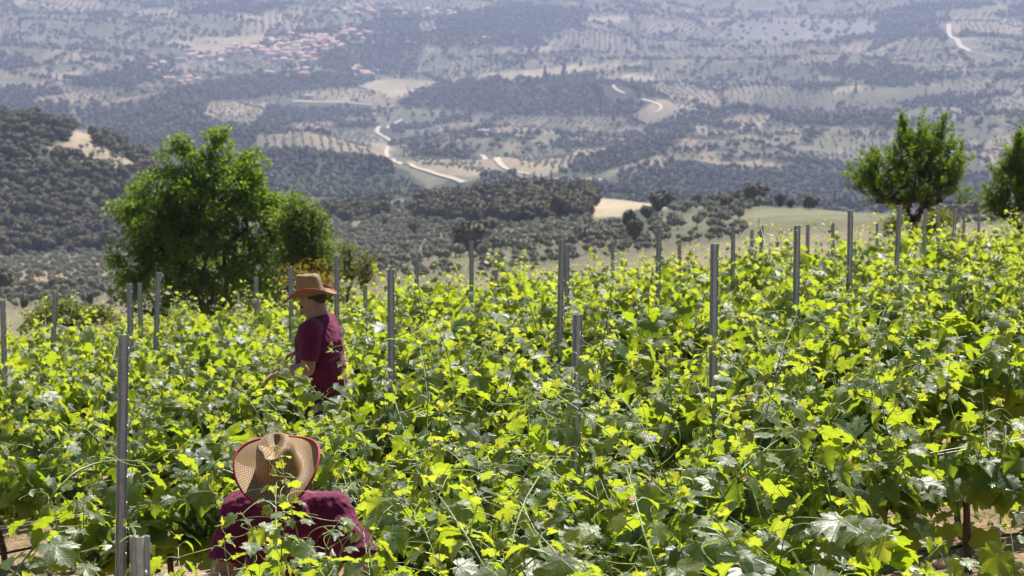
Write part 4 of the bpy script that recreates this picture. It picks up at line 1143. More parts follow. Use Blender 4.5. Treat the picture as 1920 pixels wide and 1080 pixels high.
ROWNAME = {0: "in the very front row", 1: "in the row before the bending worker", 2: "in the row behind the bending worker", 3: "two rows behind the bending worker",
           4: "in the row before the standing worker", 5: "in the row behind the standing worker", 6: "two rows behind the standing worker"}
def where_along(u, c):
    if u < 120: return "at the left end of the view"
    if u < 330: return "by the tall left posts"
    if u < 480: return "left of the bending worker"
    if u < 640: return "in line with the two workers"
    if u < 800: return "beyond the two workers"
    if u < 960: return "left of the leaf-wrapped post"
    if u < 1180: return "by the leaf-wrapped post"
    if u < 1400: return "by the wide-faced post"
    if u < 1620: return "left of the bare soil"
    if u < 1780: return "below the almond tree"
    return "at the right end of the view"

def detailed_vine(row, x, seed, n_obj, hi=True, **kw):
    r = np.random.default_rng(seed)
    c = ROW0 + ROWD * row; p = row_pt(c, x); rz = RANG + (math.pi if r.random() < .5 else 0)
    g = gen_vine(r, **kw)
    e = link("grapevine", None, loc=tuple(p)); e.rotation_euler = (0, 0, rz); e.rotation_euler.y = -.10 if abs(rz - RANG) < .1 else .10
    u = u_of(c, x)
    tag(e, "grapevine %s, %s" % (ROWNAME.get(row, "in the rows further back"), where_along(u, c)), "grapevine", "grapevines trained along the wire rows")
    rest = place_leaf_objects(g, e, r, LEAFOBJ if hi else LOWOBJ, n_obj, rz)
    if len(rest): link("foliage", joined_leaves(g, rest, HI if hi else LO, r), e)["kind"] = "stuff"
    a, b = stems_mesh(g, 5 if hi else 3)
    a.build("shoots", MAT['shoot'], e, True)
    if b.v: b.build("tendrils", MAT['tendril'], e, True)["kind"] = "stuff"
    trunk_mesh(r).build("trunk", MAT['vinebark'], e, True)
    return e

def gap(row, u):
    """places where the photo shows no vine, or a worker"""
    if row == 1: return u < 395 or u > 1600
    if row == 2: return u < 470
    if row == 3: return u < 320
    return False
seed = 500; NV = 0
for row in range(0, 7):
    c = ROW0 + ROWD * row
    xa, xb = x_at_u(c, -60), x_at_u(c, 1980)
    x = xa + .15
    while x < xb + .3:
        u = u_of(c, x); seed += 1
        if not gap(row, u) and not (row == 0 and (u < 300 or u > 1750)):
            near = row <= 3
            dense = 1.25 if row < 4 else 1.1
            h = 1.26 + .05 * math.sin(x * 2.1 + row)
            if row == 0: h = 1.60 if u > 700 else 1.42
            if row == 4 and 440 < u < 690: h = 1.1
            if row == 1: h = 1.51 if u < 700 else 1.4
            if row == 2 and u > 1700: detailed_vine(row, x, seed, 220, True, hmax=1.2, shoots=14, wild=.15, density=1.0, width=1.0, zlow=.5)
            else: detailed_vine(row, x, seed, 290 if near else 130, near, hmax=h, shoots=(27 if row == 1 and u < 700 else 19) if near else 17, density=dense, wild=.27 if row else .4, zlow=.12 if row == 1 else .35 if row < 3 else .62 if u < 480 else .45)
            NV += 1
        x += .86
# sparse young vine at the lower left
detailed_vine(1, x_at_u(8.3, 40), 77, 120, True, hmax=1.02, shoots=7, wild=.1, density=.5, width=.9, zlow=.6)
detailed_vine(1, x_at_u(8.3, 1880), 78, 60, True, hmax=.8, shoots=4, wild=.1, density=.2, width=1.2, zlow=.6)
# further rows: prototypes whose copies share their meshes
PROTO = []
for k in range(8):
    r = np.random.default_rng(900 + k); g = gen_vine(r, hmax=1.27, shoots=13, wild=.25, density=.9)
    PROTO.append((joined_leaves(g, np.arange(len(g['P'])), LO, r), stems_mesh(g, 3, False, False)[0].mesh("shoots", [MAT['shoot']]), trunk_mesh(r).mesh("trunk", [MAT['vinebark']])))
for row in range(7, 18):
    c = ROW0 + ROWD * row; xa, xb = x_at_u(c, -80), x_at_u(c, 2000); x = xa
    r = np.random.default_rng(row)
    while x < xb:
        p = row_pt(c, x); fl, shm, tr = PROTO[r.integers(0, 8)]
        p[2] = float(height(p[0], p[1]))
        e = link("grapevine", None, loc=tuple(p)); e.rotation_euler.z = RANG + (math.pi if r.random() < .5 else 0); s = r.uniform(.93, 1.05); e.scale = (1.05, 1, s)
        u = u_of(c, x)
        tag(e, "grapevine %s rows beyond the standing worker, %s" % (["three", "four", "five", "six", "seven", "eight", "nine", "ten", "eleven", "twelve", "thirteen"][row - 7], where_along(u, c)), "grapevine", "grapevines in the distant rows")
        link("foliage", fl, e)["kind"] = "stuff"; link("shoots", shm, e); link("trunk", tr, e)
        x += .95; NV += 1
print("vines", NV)

# ------------------------------------------------------------------ steel posts, wires, drip tubes
PROFILE = [(-.024, .012), (-.020, .020), (-.010, .020), (-.006, .004), (.006, .004), (.010, .020), (.020, .020), (.024, .012), (.022, .010), (.0195, .0165), (.0115, .0165), (.0075, .0005), (-.0075, .0005), (-.0115, .0165), (-.0195, .0165), (-.022, .010)]
def post_mesh(h, holes=True):
    m = MB(); n = len(PROFILE); P = np.array(PROFILE)
    v = np.array([[x, y - .01, z] for z in (-.5, h) for x, y in P])
    m.add(v, [[k, (k + 1) % n, n + (k + 1) % n, n + k] for k in range(n)])
    half = n // 2
    m.add(v[n:], [[k, k + 1, n - 2 - k, n - 1 - k] for k in range(half - 1)])
    a = m.mesh("post", [MAT['steel']], False)
    hk = MB()
    z = .25
    while z < h - .03 and holes:
        for sx in (-1, 1):
            c = np.array([sx * .015, -.01 + .0205, z + (.03 if sx > 0 else 0)])
            hk.tube([c + np.array([0, -.0005, -.004]), c + np.array([0, .004, .002]), c + np.array([0, .0005, .009])], [.0022, .003, .0018], 5)
            hk.tube([c + np.array([0, -.034, -.004]), c + np.array([0, -.0385, .002]), c + np.array([0, -.034, .009])], [.0022, .003, .0018], 5)
        z += .11
    b = hk.mesh("wire_hook", [MAT['steel']], True) if holes else None
    return a, b
def post(u, vtop, row, label, wpx=None, lean=(0, 0), rz=None, depth=None):
    c = ROW0 + ROWD * row; x = x_at_u(c, u); y = c + KROW * x
    if depth: x = (u - 960) / FPX * depth; y = depth
    p = at(u, vtop, y); g = float(height(p[0], p[1])); h = max(1.2, p[2] - g)
    a, b = post_mesh(h, y < 22)
    e = link("trellis_post", None, loc=(p[0], p[1], g)); e.rotation_euler = (lean[0], lean[1], RANG if rz is None else rz)
    # keep the top where it stands while leaning
    e.location.x -= math.sin(lean[1]) * h; e.location.y += math.sin(lean[0]) * h
    tag(e, label, "steel post", "galvanised trellis posts")
    link("channel", a, e)
    if b: link("wire_hooks", b, e)["kind"] = "stuff"
    return e
post(262, 1006, 0, "closest steel post, cut off at the bottom edge with its top just showing", rz=.1)
post(233, 629, 2, "long steel post standing bare left of the bending worker", lean=(0, .035), rz=.45)
post(1084, 590, 2, "steel post half wrapped in vine leaves near the middle", lean=(0, .012), rz=.3)
post(1340, 457, 3, "tall steel post right of the middle with a wide channel face", rz=.15)
post(733, 505, 4, "steel post right of the standing worker", lean=(0, 0), rz=.3)
post(1495, 423, 4, "steel post between the wide-faced post and the tallest right-hand one", rz=.3)
post(1054, 449, 5, "front post of the close pair left of the leaf-wrapped post", lean=(0, .02), rz=.3)
post(1063, 458, 6, "rear post of the close pair left of the leaf-wrapped post", rz=.3)
post(1595, 394, 5, "tallest-looking steel post in front of the green field", rz=.3)
post(1237, 423, 6, "steel post between the close pair and the wide-faced post", lean=(0, .02), rz=.3)
post(243, 532, 6, "post standing straight behind the long bare one", lean=(0, .005), rz=.3)
post(298, 511, 7, "leaning post in front of the large tree", lean=(0, .06), rz=.3)
post(262, 531, 9, "thin distant post between the leaning post and the one before it", rz=.3)
post(632, 479, 7, "post just right of the standing worker's hat", lean=(0, .015), rz=.3)
post(545, 500, 8, "post rising behind the standing worker's hat on the left", rz=.3)
post(480, 519, 9, "short post below the dark side of the large tree", rz=.3)
post(103, 548, 8, "slightly leaning thin post on the far left beside the wild shrub", lean=(0, .06), rz=.3)
post(5, 563, 7, "post at the left edge of the picture", rz=.3)
post(884, 452, 8, "post rising before the olive groves left of the close pair", rz=.3)
post(781, 484, 9, "thin post beyond the one beside the standing worker", rz=.3)
post(930, 480, 10, "small thin post left of the close pair", rz=.3)
post(685, 535, 10, "small thin post left of the post beside the standing worker", rz=.3)
post(1149, 452, 10, "thin post between the close pair and its right neighbour", rz=.3)
post(1274, 450, 10, "thin post just right of the leaning neighbour of the close pair", rz=.3)
post(1375, 425, 8, "first of the two posts right of the wide-faced post", rz=.3)
post(1429, 424, 9, "second of the two posts right of the wide-faced post", lean=(0, .02), rz=.3)
post(1410, 432, 11, "faint thin post between the two right of the wide-faced post", rz=.3)
post(1515, 421, 9, "thin post just right of the broad one in front of the field", rz=.3)
post(1562, 418, 10, "thin post left of the tallest-looking right-hand post", rz=.3)
post(1690, 385, 6, "slightly leaning post in front of the almond tree", lean=(0, .05), rz=.3)
post(1645, 418, 12, "faint thin post left of the almond trunk", rz=.3)
post(1735, 393, 9, "thin post just right of the almond trunk", rz=.3)
post(1760, 396, 10, "thin post in front of the pale round shrub", rz=.3)
post(1793, 390, 8, "leaning post between the two almond trees", lean=(0, .05), rz=.3)
post(1808, 400, 11, "faint thin post left of the second almond tree", rz=.3)
post(1836, 400, 12, "faint thin post before the second almond tree", rz=.3)

ORD = ["first", "second", "third", "fourth", "fifth", "sixth", "seventh", "eighth", "ninth"]
for row in range(1, 9):
    c = ROW0 + ROWD * row; xs = np.linspace(x_at_u(c, -250), x_at_u(c, 2150), 9)
    for q, (hz, hn) in enumerate([(.50, "lowest"), (.72, "lower"), (.92, "upper")]):
        if row == 1 and q != 1: continue
        for dy in ((-.03, .03) if q == 2 and row <= 4 else (.027,)):
            m = MB(); pts = [row_pt(c, x_) + np.array([0, dy, hz + (.0 if k % 2 else -.012)]) for k, x_ in enumerate(xs)]
            m.tube(pts, .0015 if row <= 5 else .0010, 4)
            o = m.build("trellis_wire", MAT['wire'], smooth=True)
            tag(o, "%s trellis wire of the %s vine row, %s of the post line" % (hn, ORD[row], "on the near side" if dy < 0 else "on the far side"), "wire", "trellis wires")
    if row >= 2:
        m = MB(); pts = [row_pt(c, x_) + np.array([0, .02, .45 - (.0 if k % 2 else .02)]) for k, x_ in enumerate(np.linspace(xs[0], xs[-1], 25))]
        m.tube(pts, .0085, 6)
        tag(m.build("drip_tube", MAT['tube'], smooth=True), "black irrigation tube hung low along the %s vine row" % ORD[row], "irrigation tube", "drip tubes under the vine rows")
# thin stakes by the bare soil on the right
for u, v0, v1, l in [(1507, 955, 1100, "thin stake beside the vine trunk at the left edge of the bare soil"), (1884, 900, 1085, "thin metal stake beside the twisted vine trunk at lower right")]:
    c = 10.6; x = x_at_u(c, u); p = row_pt(c, x); m = MB(); m.tube([[0, 0, -.2], [0, 0, .5], [.01, 0, 1.0]], .006, 6)
    o = m.build("vine_stake", MAT['steel'], smooth=True, loc=(p[0] + .03, p[1], p[2])); tag(o, l, "stake")
# ------------------------------------------------------------------ people
def V3(*a): return np.array(a, float)
class Body:
    def __init__(s): s.m = MB()
    def cap(s, p0, r0, p1, r1, n=14, ends=True, squash=(1, 1, 1)):
        p0 = np.asarray(p0, float); p1 = np.asarray(p1, float); d = p1 - p0; L = np.linalg.norm(d); d /= L
        pts = []; rr = []
        if ends:
            for a in (-80, -50, -25): pts.append(p0 + d * r0 * math.sin(math.radians(a))); rr.append(r0 * math.cos(math.radians(a)))
        pts += [p0, p0 + d * L * .5, p1]; rr += [r0, (r0 + r1) / 2, r1]
        if ends:
            for a in (25, 50, 80): pts.append(p1 + d * r1 * math.sin(math.radians(a))); rr.append(r1 * math.cos(math.radians(a)))
        s.m.tube(pts, rr, n)
    def ell(s, c, r, R=None):
        v = ICO3[0] * np.asarray(r, float)
        if R is not None: v = v @ np.asarray(R.to_3x3()).T
        s.m.add(v + np.asarray(c), None, ICO3[1])
    def loft(s, rings, n=28):
        """rings: (centre, rx, ry, tilt about x)"""
        V = []
        for c, rx, ry, tl in rings:
            a = np.arange(n) / n * 2 * math.pi
            x = np.sign(np.cos(a)) * np.abs(np.cos(a)) ** .85 * rx; y = np.sign(np.sin(a)) * np.abs(np.sin(a)) ** .85 * ry
            V.append(np.stack([x + c[0], y * math.cos(tl) + c[1], y * math.sin(tl) + c[2]], 1))
        m = len(V); V = np.concatenate(V + [[rings[0][0]], [rings[-1][0]]])
        i = np.arange(m - 1)[:, None] * n; j = np.arange(n)[None, :]
        f = np.stack([i + j, i + (j + 1) % n, i + n + (j + 1) % n, i + n + j], -1).reshape(-1, 4)
        f3 = [[m * n, (q + 1) % n, q] for q in range(n)] + [[m * n + 1, (m - 1) * n + q, (m - 1) * n + (q + 1) % n] for q in range(n)]
        s.m.add(V, f, f3)
    def build(s, name, mat, parent, voxel=.006, smooth=4, folds=0.0, seed=0):
        o = s.m.build(name, mat, parent, True)
        md = o.modifiers.new("fuse", 'REMESH'); md.mode = 'VOXEL'; md.voxel_size = voxel; md.use_smooth_shade = True
        if smooth:
            sm = o.modifiers.new("soften", 'SMOOTH'); sm.iterations = smooth; sm.factor = .5
        if folds:
            tx = bpy.data.textures.new("folds", 'CLOUDS'); tx.noise_scale = .075; tx.noise_depth = 2
            dm = o.modifiers.new("folds", 'DISPLACE'); dm.texture = tx; dm.strength = folds; dm.mid_level = .5
            tx2 = bpy.data.textures.new("creases", 'MUSGRAVE'); tx2.noise_scale = .11; tx2.musgrave_type = 'RIDGED_MULTIFRACTAL'
            dm = o.modifiers.new("creases", 'DISPLACE'); dm.texture = tx2; dm.strength = folds * .35; dm.mid_level = .5
        return o
def rotx(p, a, piv=(0, 0, 0)):
    p = np.asarray(p, float) - piv; c, s = math.cos(a), math.sin(a)
    return np.array([p[0], p[1] * c - p[2] * s, p[1] * s + p[2] * c]) + piv

def hand(b, wrist, fore, palm_n, side, curl=.5, s=1.0):
    """wrist point, direction of the fingers, palm normal; side +1 puts the thumb on cross(fore, palm_n)"""
    f = np.asarray(fore, float); f /= np.linalg.norm(f); n = np.asarray(palm_n, float); n -= n @ f * f; n /= np.linalg.norm(n); l = np.cross(f, n) * side
    for k in range(4):
        o = (k - 1.5) * .019 * s
        b.cap(wrist + f * .012 - l * o * .7, .0155 * s, wrist + f * .085 * s - l * o, .0125 * s, 8)
    for k, L in enumerate((.070, .078, .073, .058)):
        p = wrist + f * .088 * s - l * (k - 1.5) * .0205 * s; d = f.copy(); a = curl * (.7 + .12 * k)
        for q, (fr, r0, r1) in enumerate(((.45, .0092, .0085), (.32, .0085, .0078), (.23, .0078, .0068))):
            c, sn = math.cos(a), math.sin(a); d = d * c + n * sn; n2 = n * c - f * sn; p2 = p + d * L * fr * s
            b.cap(p, r0 * s, p2, r1 * s, 7); p = p2; a = curl * .75; d /= np.linalg.norm(d)
            # bend about the same axis
            nn = np.cross(np.cross(d, n), d); n_local = nn / (np.linalg.norm(nn) + 1e-9); 
    p = wrist + f * .022 * s + l * .022 * s; d = f * .6 + l * .8 + n * .25; d /= np.linalg.norm(d)
    for L, r0, r1 in ((.042, .0135, .0105), (.032, .0105, .0095), (.026, .0095, .0075)):
        p2 = p + d * L * s; b.cap(p, r0 * s, p2, r1 * s, 8); p = p2; d = d + f * .45 + n * .25 - l * .15; d /= np.linalg.norm(d)

def head_parts(b, M):
    """face looks along +Y of M, origin at the head's centre"""
    T = lambda *p: np.array((M @ Vector(p))[:])
    R = M.to_3x3().to_4x4()
    b.ell(T(0, -.012, .025), (.074, .093, .088), R)
    b.ell(T(0, .022, -.03), (.060, .066, .072), R)
    b.ell(T(0, .045, -.088), (.034, .034, .026), R)              # chin
    for s_ in (-1, 1):
        b.cap(T(s_ * .055, -.01, -.05), .018, T(s_ * .022, .055, -.088), .018, 8)       # jaw
        b.ell(T(s_ * .033, .066, -.022), (.020, .016, .017), R)   # cheek
        b.ell(T(s_ * .026, .078, .016), (.024, .010, .008), R)    # brow
        b.ell(T(s_ * .077, -.008, -.012), (.007, .019, .031), R)  # ear
    b.cap(T(0, .082, .008), .009, T(0, .104, -.030), .0125, 8); b.ell(T(0, .094, -.033), (.017, .012, .009), R)
    b.ell(T(0, .086, -.058), (.022, .010, .007), R); b.ell(T(0, .084, -.068), (.019, .010, .007), R)

def hat(M, parent, seed=0):
    a_, b_ = .182, .196
    nA = 96; prof = []
    # profile parameter: 0 crown centre ... crown edge ... band ... brim edge
    C = [(0, .134, 0), (.25, .135, 0), (.5, .137, 0), (.72, .139, 0), (.88, .135, 0), (.97, .122, 0), (1.03, .098, 0), (1.09, .06, 0), (1.15, .03, 0), (1.19, .012, 0), (1.24, .003, .0), (1.0, 0, .12), (1.0, 0, .3), (1.0, 0, .5), (1.0, 0, .7), (1.0, 0, .88), (1.0, 0, 1.0)]
    V = []; UV = []
    crx, cry = .075, .092
    acc = 0
    for k, (q, z, br) in enumerate(C):
        for i in range(nA):
            an = i / nA * 2 * math.pi; cx, sy = math.cos(an), math.sin(an)
            if br == 0:
                x = cx * q * crx; y = sy * q * cry; zz = z
                if z > .05:
                    top = sstep(.05, .11, z)
                    zz += .016 * (y / cry) * top * .6 + .010 * top * (abs(y) / cry)
                    zz -= .027 * math.exp(-(x / .024) ** 2) * sstep(1.0, .55, abs(y) / cry) * (q < .99)                   # centre crease
                    pin = math.exp(-((abs(x) - .052) / .026) ** 2) * math.exp(-((y - .052) / .034) ** 2) * top      # front pinches
                    x -= np.sign(x) * .014 * pin; y -= .005 * pin; zz -= .006 * pin
            else:
                x0, y0 = cx * 1.24 * crx, sy * 1.24 * cry
                x = x0 + (cx * a_ - x0) * br; y = y0 + (sy * b_ - y0) * br
                zz = .003 + .054 * br ** 1.7 * abs(cx) ** 2.4 - .018 * br ** 1.5 * abs(sy) ** 3
                x *= 1 - .05 * br ** 2 * abs(cx) ** 2
            V.append((x, y, zz)); 
        if k: acc += np.linalg.norm(np.array(V[-nA]) - np.array(V[-2 * nA])) if True else 0
        for i in range(nA): UV.append((i / nA * 2 * math.pi * (max(acc, .02) * .78 + .01) / .0082, acc / .0082))
    m = len(C); V = np.array(V); UV = np.array(UV)
    # planar weave coordinates keep the cells even
    UVp = np.stack([V[:, 0] / .0082, V[:, 1] / .0082], 1)
    side = (V[:, 2] > .006) & (np.arange(len(V)) < 11 * nA) & (np.arange(len(V)) >= 5 * nA)
    ang = np.arctan2(V[:, 1], V[:, 0]); UVs = np.stack([ang * .086 / .0082, V[:, 2] / .0082], 1)
    i = np.arange(m - 1)[:, None] * nA; j = np.arange(nA)[None, :]
    F = np.stack([i + j, i + (j + 1) % nA, i + nA + (j + 1) % nA, i + nA + j], -1).reshape(-1, 4)
    e = link("straw_hat", None, parent); 
    me = np_mesh("hat_body", V, F[:, ::-1], [MAT['straw']], True)
    uv = me.uv_layers.new(name="weave"); li = np.empty(len(me.loops), np.int32); me.loops.foreach_get("vertex_index", li)
    fi = np.repeat(np.arange(len(F)), 4); ringk = fi // nA
    A = UV[li].copy(); wrap = (fi % nA == nA - 1) & (li % nA == 0); 
    full = 2 * math.pi * (np.maximum(UV[li][:, 1] * .0082, .02) * .78 + .01) / .0082
    A[:, 0] = np.where(wrap, full, A[:, 0])
    uv.data.foreach_set("uv", A.astype(np.float32).ravel())
    o = link("hat_body", me, e); md = o.modifiers.new("thick", 'SOLIDIFY'); md.thickness = .0028; md.offset = -1
    sb = o.modifiers.new("sub", 'SUBSURF'); sb.levels = 1; sb.render_levels = 1
    rim = V[-nA:]; mb = MB()
    R_ = np.vstack([rim, rim[:1]]); c = np.zeros(2)
    r1 = R_ * np.array([.968, .972, 1]) + np.array([0, 0, .001]); 
    ring = [r1 + [0, 0, .0032], R_ * np.array([1.006, 1.006, 1]) + [0, 0, .003], R_ * np.array([1.012, 1.012, 1]), R_ * np.array([1.006, 1.006, 1]) + [0, 0, -.005], r1 + [0, 0, -.005]]
    n = len(R_); vv = np.concatenate(ring); f = []
    for q in range(4):
        for k in range(n - 1): f.append([q * n + k, q * n + k + 1, (q + 1) * n + k + 1, (q + 1) * n + k])
    mb.add(vv, f); mb.build("rim_tape", MAT['hatrim'], e, True)
    e.matrix_local = M
    return e

def text_obj(body, size, parent, M, name="shirt_lettering"):
    cu = bpy.data.curves.new(name, 'FONT'); cu.body = body; cu.size = size; cu.extrude = .0008; cu.align_x = 'CENTER'
    o = bpy.data.objects.new(name, cu); COL.objects.link(o)
    dg = bpy.context.evaluated_depsgraph_get(); me = bpy.data.meshes.new_from_object(o.evaluated_get(dg)); bpy.data.objects.remove(o)
    me.materials.clear(); me.materials.append(MAT['print'])
    q = link(name, me, parent); q.matrix_local = M; return q

# --- the standing worker, facing left
def standing():
    d = 15.9; x = (607 - 960) / FPX * d; g = float(near_h(x, d))
    e = link("person", None, loc=(x, d, g)); e.rotation_euler.z = math.radians(77)
    tag(e, "standing person in straw hat and maroon t-shirt, head lowered, reaching into the vines", "person")
    b = Body()
    lean = -.10; piv = (0, 0, .98)
    R = lambda *p: rotx((p[0], p[1], p[2] + .055), lean, piv)
    # legs
    for s_ in (-1, 1):
        b.cap(V3(s_ * .095, 0, .92), .088, V3(s_ * .11, .02, .50), .058); b.cap(V3(s_ * .11, .02, .50), .056, V3(s_ * .12, -.02, .10), .040)
        b.cap(V3(s_ * .12, -.04, .05), .040, V3(s_ * .13, .13, .035), .032)
    b.loft([(R(0, 0, .90), .155, .115, 0), (R(0, .0, 1.02), .150, .112, 0), (R(0, .01, 1.18), .150, .105, 0), (R(0, .01, 1.34), .165, .115, 0), (R(0, 0, 1.43), .150, .095, 0), (R(0, 0, 1.485), .07, .06, 0)])
    b.cap(R(0, -.010, 1.45), .068, (0, .055, 1.575), .060)
    SH = {}
    for s_, el, wr in ((-1, V3(-.24, .05, 1.215), V3(-.20, .28, 1.175)), (1, V3(.22, .10, 1.20), V3(.03, .20, 1.30))):
        sh = R(s_ * .175, .0, 1.42); SH[s_] = (sh, el, wr)
        b.cap(sh, .062, el, .047); b.cap(el, .047, el + (wr - el) * .45, .045); b.cap(el + (wr - el) * .45, .045, wr, .029)
    hand(b, SH[-1][2], V3(.10, .8, -.55), V3(.3, -.3, -.9), -1, .6)
    hand(b, SH[1][2], V3(-.4, .7, -.45), V3(-.1, -.3, -.9), 1, .75)
    HM_ = Matrix.Translation((0, .088, 1.628)) @ Matrix.Rotation(math.radians(8), 4, 'Z') @ Matrix.Rotation(math.radians(-27), 4, 'X')
    head_parts(b, HM_)
    b.build("body", MAT['skin'], e, .0055, 3)
    sh = Body()
    sh.loft([(R(0, .0, .95), .178, .138, 0), (R(0, 0, .99), .178, .138, 0), (R(0, .015, 1.08), .176, .160, 0), (R(0, .015, 1.2), .178, .158, 0), (R(0, .005, 1.33), .190, .158, 0), (R(0, 0, 1.41), .180, .118, 0), (R(0, -.005, 1.455), .12, .088, -.1), (R(0, 0, 1.487), .070, .062, -.25)])
    for s_ in (-1, 1):
        a, el, wr = SH[s_]; sh.cap(R(s_ * .12, 0, 1.40), .078, a + (el - a) * .05, .082); m = a + (el - a) * .80; sh.cap(a, .078, m, .064, ends=False)
    sh.build("t_shirt", MAT['shirt'], e, .006, 5, .016)
    j = Body()
    j.loft([(R(0, 0, .84), .160, .122, 0), (R(0, 0, .97), .164, .126, 0)])
    for s_ in (-1, 1): j.cap(V3(s_ * .09, 0, .90), .096, V3(s_ * .11, .02, .50), .072); j.cap(V3(s_ * .11, .02, .52), .072, V3(s_ * .12, -.02, .10), .058, ends=False)
    j.build("jeans", MAT['jeans'], e, .009, 3, .01)
    for s_ in (-1, 1):
        k = Body(); k.cap(V3(s_ * .12, -.04, .055), .052, V3(s_ * .13, .13, .045), .042); k.cap(V3(s_ * .12, -.03, .05), .05, V3(s_ * .12, -.025, .14), .05); k.build("boot", MAT['boot'], e, .009, 2)
    hb_ = Body(); T = lambda *p: np.array((HM_ @ Vector(p))[:])
    hb_.ell(T(0, -.022, .03), (.0762, .0865, .082), HM_.to_3x3().to_4x4()); hb_.ell(T(0, -.052, -.005), (.064, .048, .040), HM_.to_3x3().to_4x4())
    hb_.build("hair", MAT['hair'], e, .006, 2)
    for s_ in (-1, 1):
        eb = Body(); eb.ell(T(s_ * .030, .076, .004), (.011, .010, .009)); eb.m.build("eye", MAT['eye'], e, True)
    h = hat(HM_ @ Matrix.Translation((0, -.008, .045)) @ Matrix.Rotation(math.radians(18), 4, 'X') @ Matrix.Diagonal((.88, .88, 1.02, 1)), e)
    # print on the back of the shirt: a round crest near the nape and a word lower down
    ringm = MB(); a = np.linspace(0, 2 * math.pi, 25)
    for rr in (.040, .030): ringm.tube(np.stack([np.cos(a) * rr, np.zeros(25), np.sin(a) * rr * 1.2], 1), .0018, 5, cap=False)
    for k in range(5): ringm.tube([[(k - 2) * .010, 0, -.02], [(k - 2) * .010, 0, .022 - abs(k - 2) * .006]], .0016, 4)
    c = ringm.build("shirt_crest", MAT['print'], e, True); c.location = tuple(R(-.03, -.163, 1.36)); c.rotation_euler = (.1 + lean, 0, -.12)
    tm = Matrix.Translation(tuple(R(-.055, -.166, 1.165))) @ Matrix.Rotation(-.33, 4, 'Z') @ Matrix.Rotation(math.pi / 2 + lean, 4, 'X')
    text_obj("T H", .040, e, tm)
    return e
standing()

